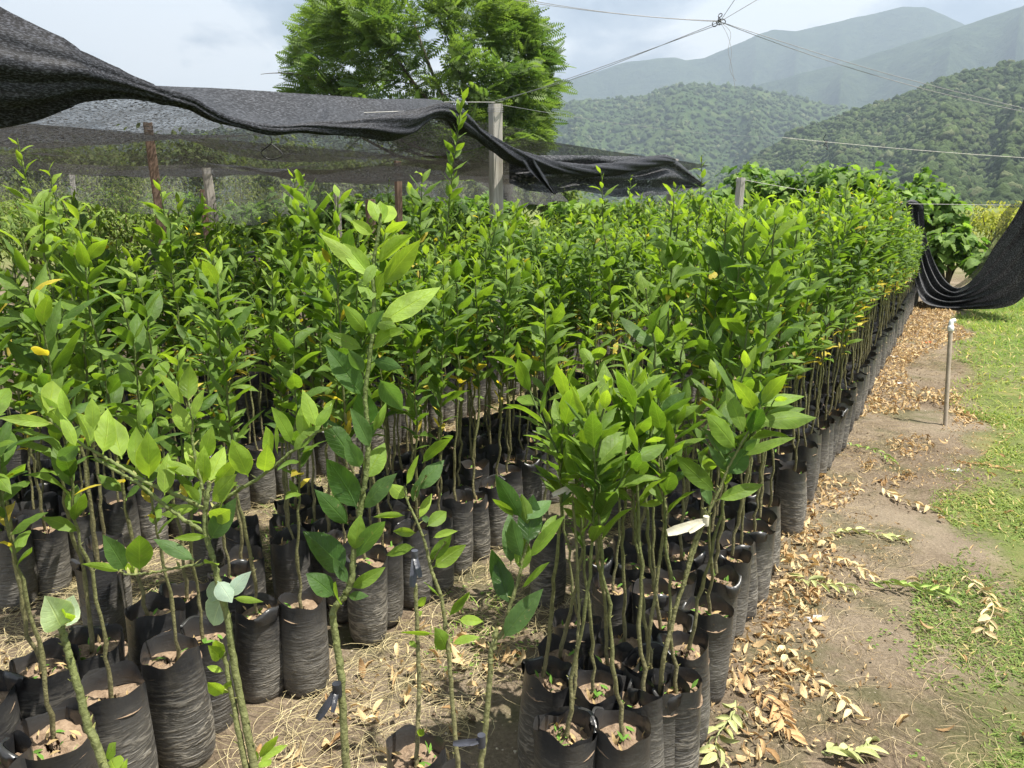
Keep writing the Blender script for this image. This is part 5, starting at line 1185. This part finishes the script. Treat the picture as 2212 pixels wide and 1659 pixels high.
# ------------------------------------------------------------------ feathery shade tree
def feather_tree():
    r = np.random.default_rng(42); Z = 22.0
    base = at(1100, 437, Z); off = np.array([base[0], base[1], 0])
    t_ = thing('shade_tree', 'large feathery-leaved shade tree with spreading crown behind the net', 'tree', tuple(off))
    def loc(px, py, dz=0): return at(px, py, Z + dz) - off
    tr = Acc(); fork = loc(1098, 425)
    tube(tr, smooth_path([[0, 0, -.1], [.03, 0, .7], fork], 12), np.linspace(.24, .17, 12), 12, (.10, .085, .065))
    # crown envelope in photo pixels: left/right limits by height
    env_y = [-60, -20, 20, 60, 100, 140, 180, 220, 260, 300, 330]
    env_l = [740, 690, 672, 650, 640, 630, 628, 640, 670, 930, 1090]
    env_r = [1050, 1100, 1130, 1165, 1185, 1195, 1195, 1188, 1180, 1165, 1130]
    tips = []
    limbs = [(640, 150, -1.5), (690, 60, 1.2), (780, 20, -1), (870, -20, 1.5), (960, 0, -1.8), (1050, 30, .8), (1130, 80, -1.0), (1190, 140, 1.0), (1150, 240, -.6), (1120, 290, .6), (720, 190, 1.5), (850, 120, -2.4), (980, 120, -2.6), (900, 80, 2.8), (1060, 150, 2.4), (1090, 200, -2.0), (620, 200, .2)]
    for (px, py, dz) in limbs:
        e = loc(px, py, dz * 1.0); mid = fork * .45 + e * .55 + np.array([0, 0, -.35 if px < 1000 else -.1]) + r.normal(0, .15, 3)
        P = smooth_path([fork, fork * .75 + e * .25 + [0, 0, .12], mid, e], 22); tube(tr, P, np.linspace(.085, .022, 22), 8, (.10, .085, .065))
        for k in range(9):
            i = r.integers(7, 22); d = norm((P[i] - P[max(i - 4, 0)])[None])[0] + r.normal(0, .75, 3) + [0, 0, .25]; ln = r.uniform(.7, 1.7)
            Q = P[i] + norm(d[None])[0] * ln * np.linspace(0, 1, 8)[:, None] + np.array([0, 0, -.18]) * (np.linspace(0, 1, 8)[:, None] ** 2) * ln
            tube(tr, Q, np.linspace(.02, .006, 8), 5, (.10, .085, .065)); tips += [Q[3], Q[5], Q[7]]
        tips += [P[-1], P[-3]]
    tr.obj('trunk', M_TRUNK, t_)
    pts = [np.array(tips)]; extra = []
    while len(extra) < 560:
        py = r.uniform(-60, 325); l, rr_ = np.interp(py, env_y, env_l), np.interp(py, env_y, env_r)
        u = r.random(); px = l + (rr_ - l) * (.5 + .5 * np.sign(u - .5) * abs(2 * u - 1) ** .7)
        f = abs((px - (l + rr_) / 2) / ((rr_ - l) / 2)); lim = 3.4 * math.sqrt(max(0, 1 - f ** 2)) + .2
        if 690 < px < 1100 and 95 < py < 260 and r.random() < .6: continue
        extra.append(loc(px, py, r.uniform(-1, 1) * lim))
    pts.append(np.array(extra)); T = np.concatenate(pts)
    keep = []
    for p in T:
        q = proj(p + off)
        if q is None: continue
        yy = min(max(q[1], -60), 330); ok = np.interp(yy, env_y, env_l) + 6 < q[0] < np.interp(yy, env_y, env_r) - 6 and q[1] < 322
        if 690 < q[0] < 1100 and 120 < q[1] < 250 and r.random() < .3: ok = False
        keep.append(ok)
    T = T[np.array(keep)]; cen = loc(905, 150)
    # fronds: each a rachis with paired leaflets
    nf = 9; n = len(T) * nf; B = np.repeat(T, nf, 0) + r.normal(0, .10, (n, 3))
    out = norm((B - cen) * [1, 1, .35]); az = r.uniform(0, 6.28, n)
    d = norm(out * .8 + np.stack([np.cos(az), np.sin(az), r.uniform(-.5, .8, n)], 1)); L = r.uniform(.32, .72, n)
    up = np.tile([0, 0, 1.], (n, 1)) + r.normal(0, .55, (n, 3)); up = norm(up - (up * d).sum(1, keepdims=True) * d); side = np.cross(d, up)
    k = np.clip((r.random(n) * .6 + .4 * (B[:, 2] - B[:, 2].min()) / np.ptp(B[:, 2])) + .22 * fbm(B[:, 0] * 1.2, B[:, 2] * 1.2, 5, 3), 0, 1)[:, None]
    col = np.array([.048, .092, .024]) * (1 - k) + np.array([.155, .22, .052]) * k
    ca = Acc(); m = 9
    for j in range(m):
        f = (j + .6) / m; ctr = B + d * (L * f)[:, None] - up * (L * .14 * f * f)[:, None]
        ll = L * .30 * math.sin(math.pi * (.18 + .75 * f)) + .02
        for sg in (-1, 1):
            dd = side * sg * .9 + d * .5 - up * .15
            a0 = ctr; t1 = ctr + dd * ll[:, None]; w = d * (L * .052)[:, None]
            mid = ctr + dd * (ll * .5)[:, None]
            v = np.stack([a0, mid - w, t1, mid + w], 1).reshape(-1, 3)
            ca.add(v, (np.arange(n)[:, None] * 4 + np.array([0, 1, 2, 3])), np.repeat(col, 4, 0))
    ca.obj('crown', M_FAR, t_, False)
feather_tree()

# ------------------------------------------------------------------ haze
hz = Acc(); box(hz, (-4200, -300, -6), (4200, 4700, 1150))
mh = bpy.data.materials.new('haze'); mh.use_nodes = True; nt = mh.node_tree; nt.nodes.clear()
pv = nt.nodes.new('ShaderNodeVolumePrincipled'); pv.inputs['Density'].default_value = 0.00030; pv.inputs['Color'].default_value = (.55, .67, .82, 1); pv.inputs['Anisotropy'].default_value = .2
ou = nt.nodes.new('ShaderNodeOutputMaterial'); nt.links.new(pv.outputs[0], ou.inputs['Volume'])
hz.obj('haze', mh, kind='stuff', label='thin blue haze over the valley')
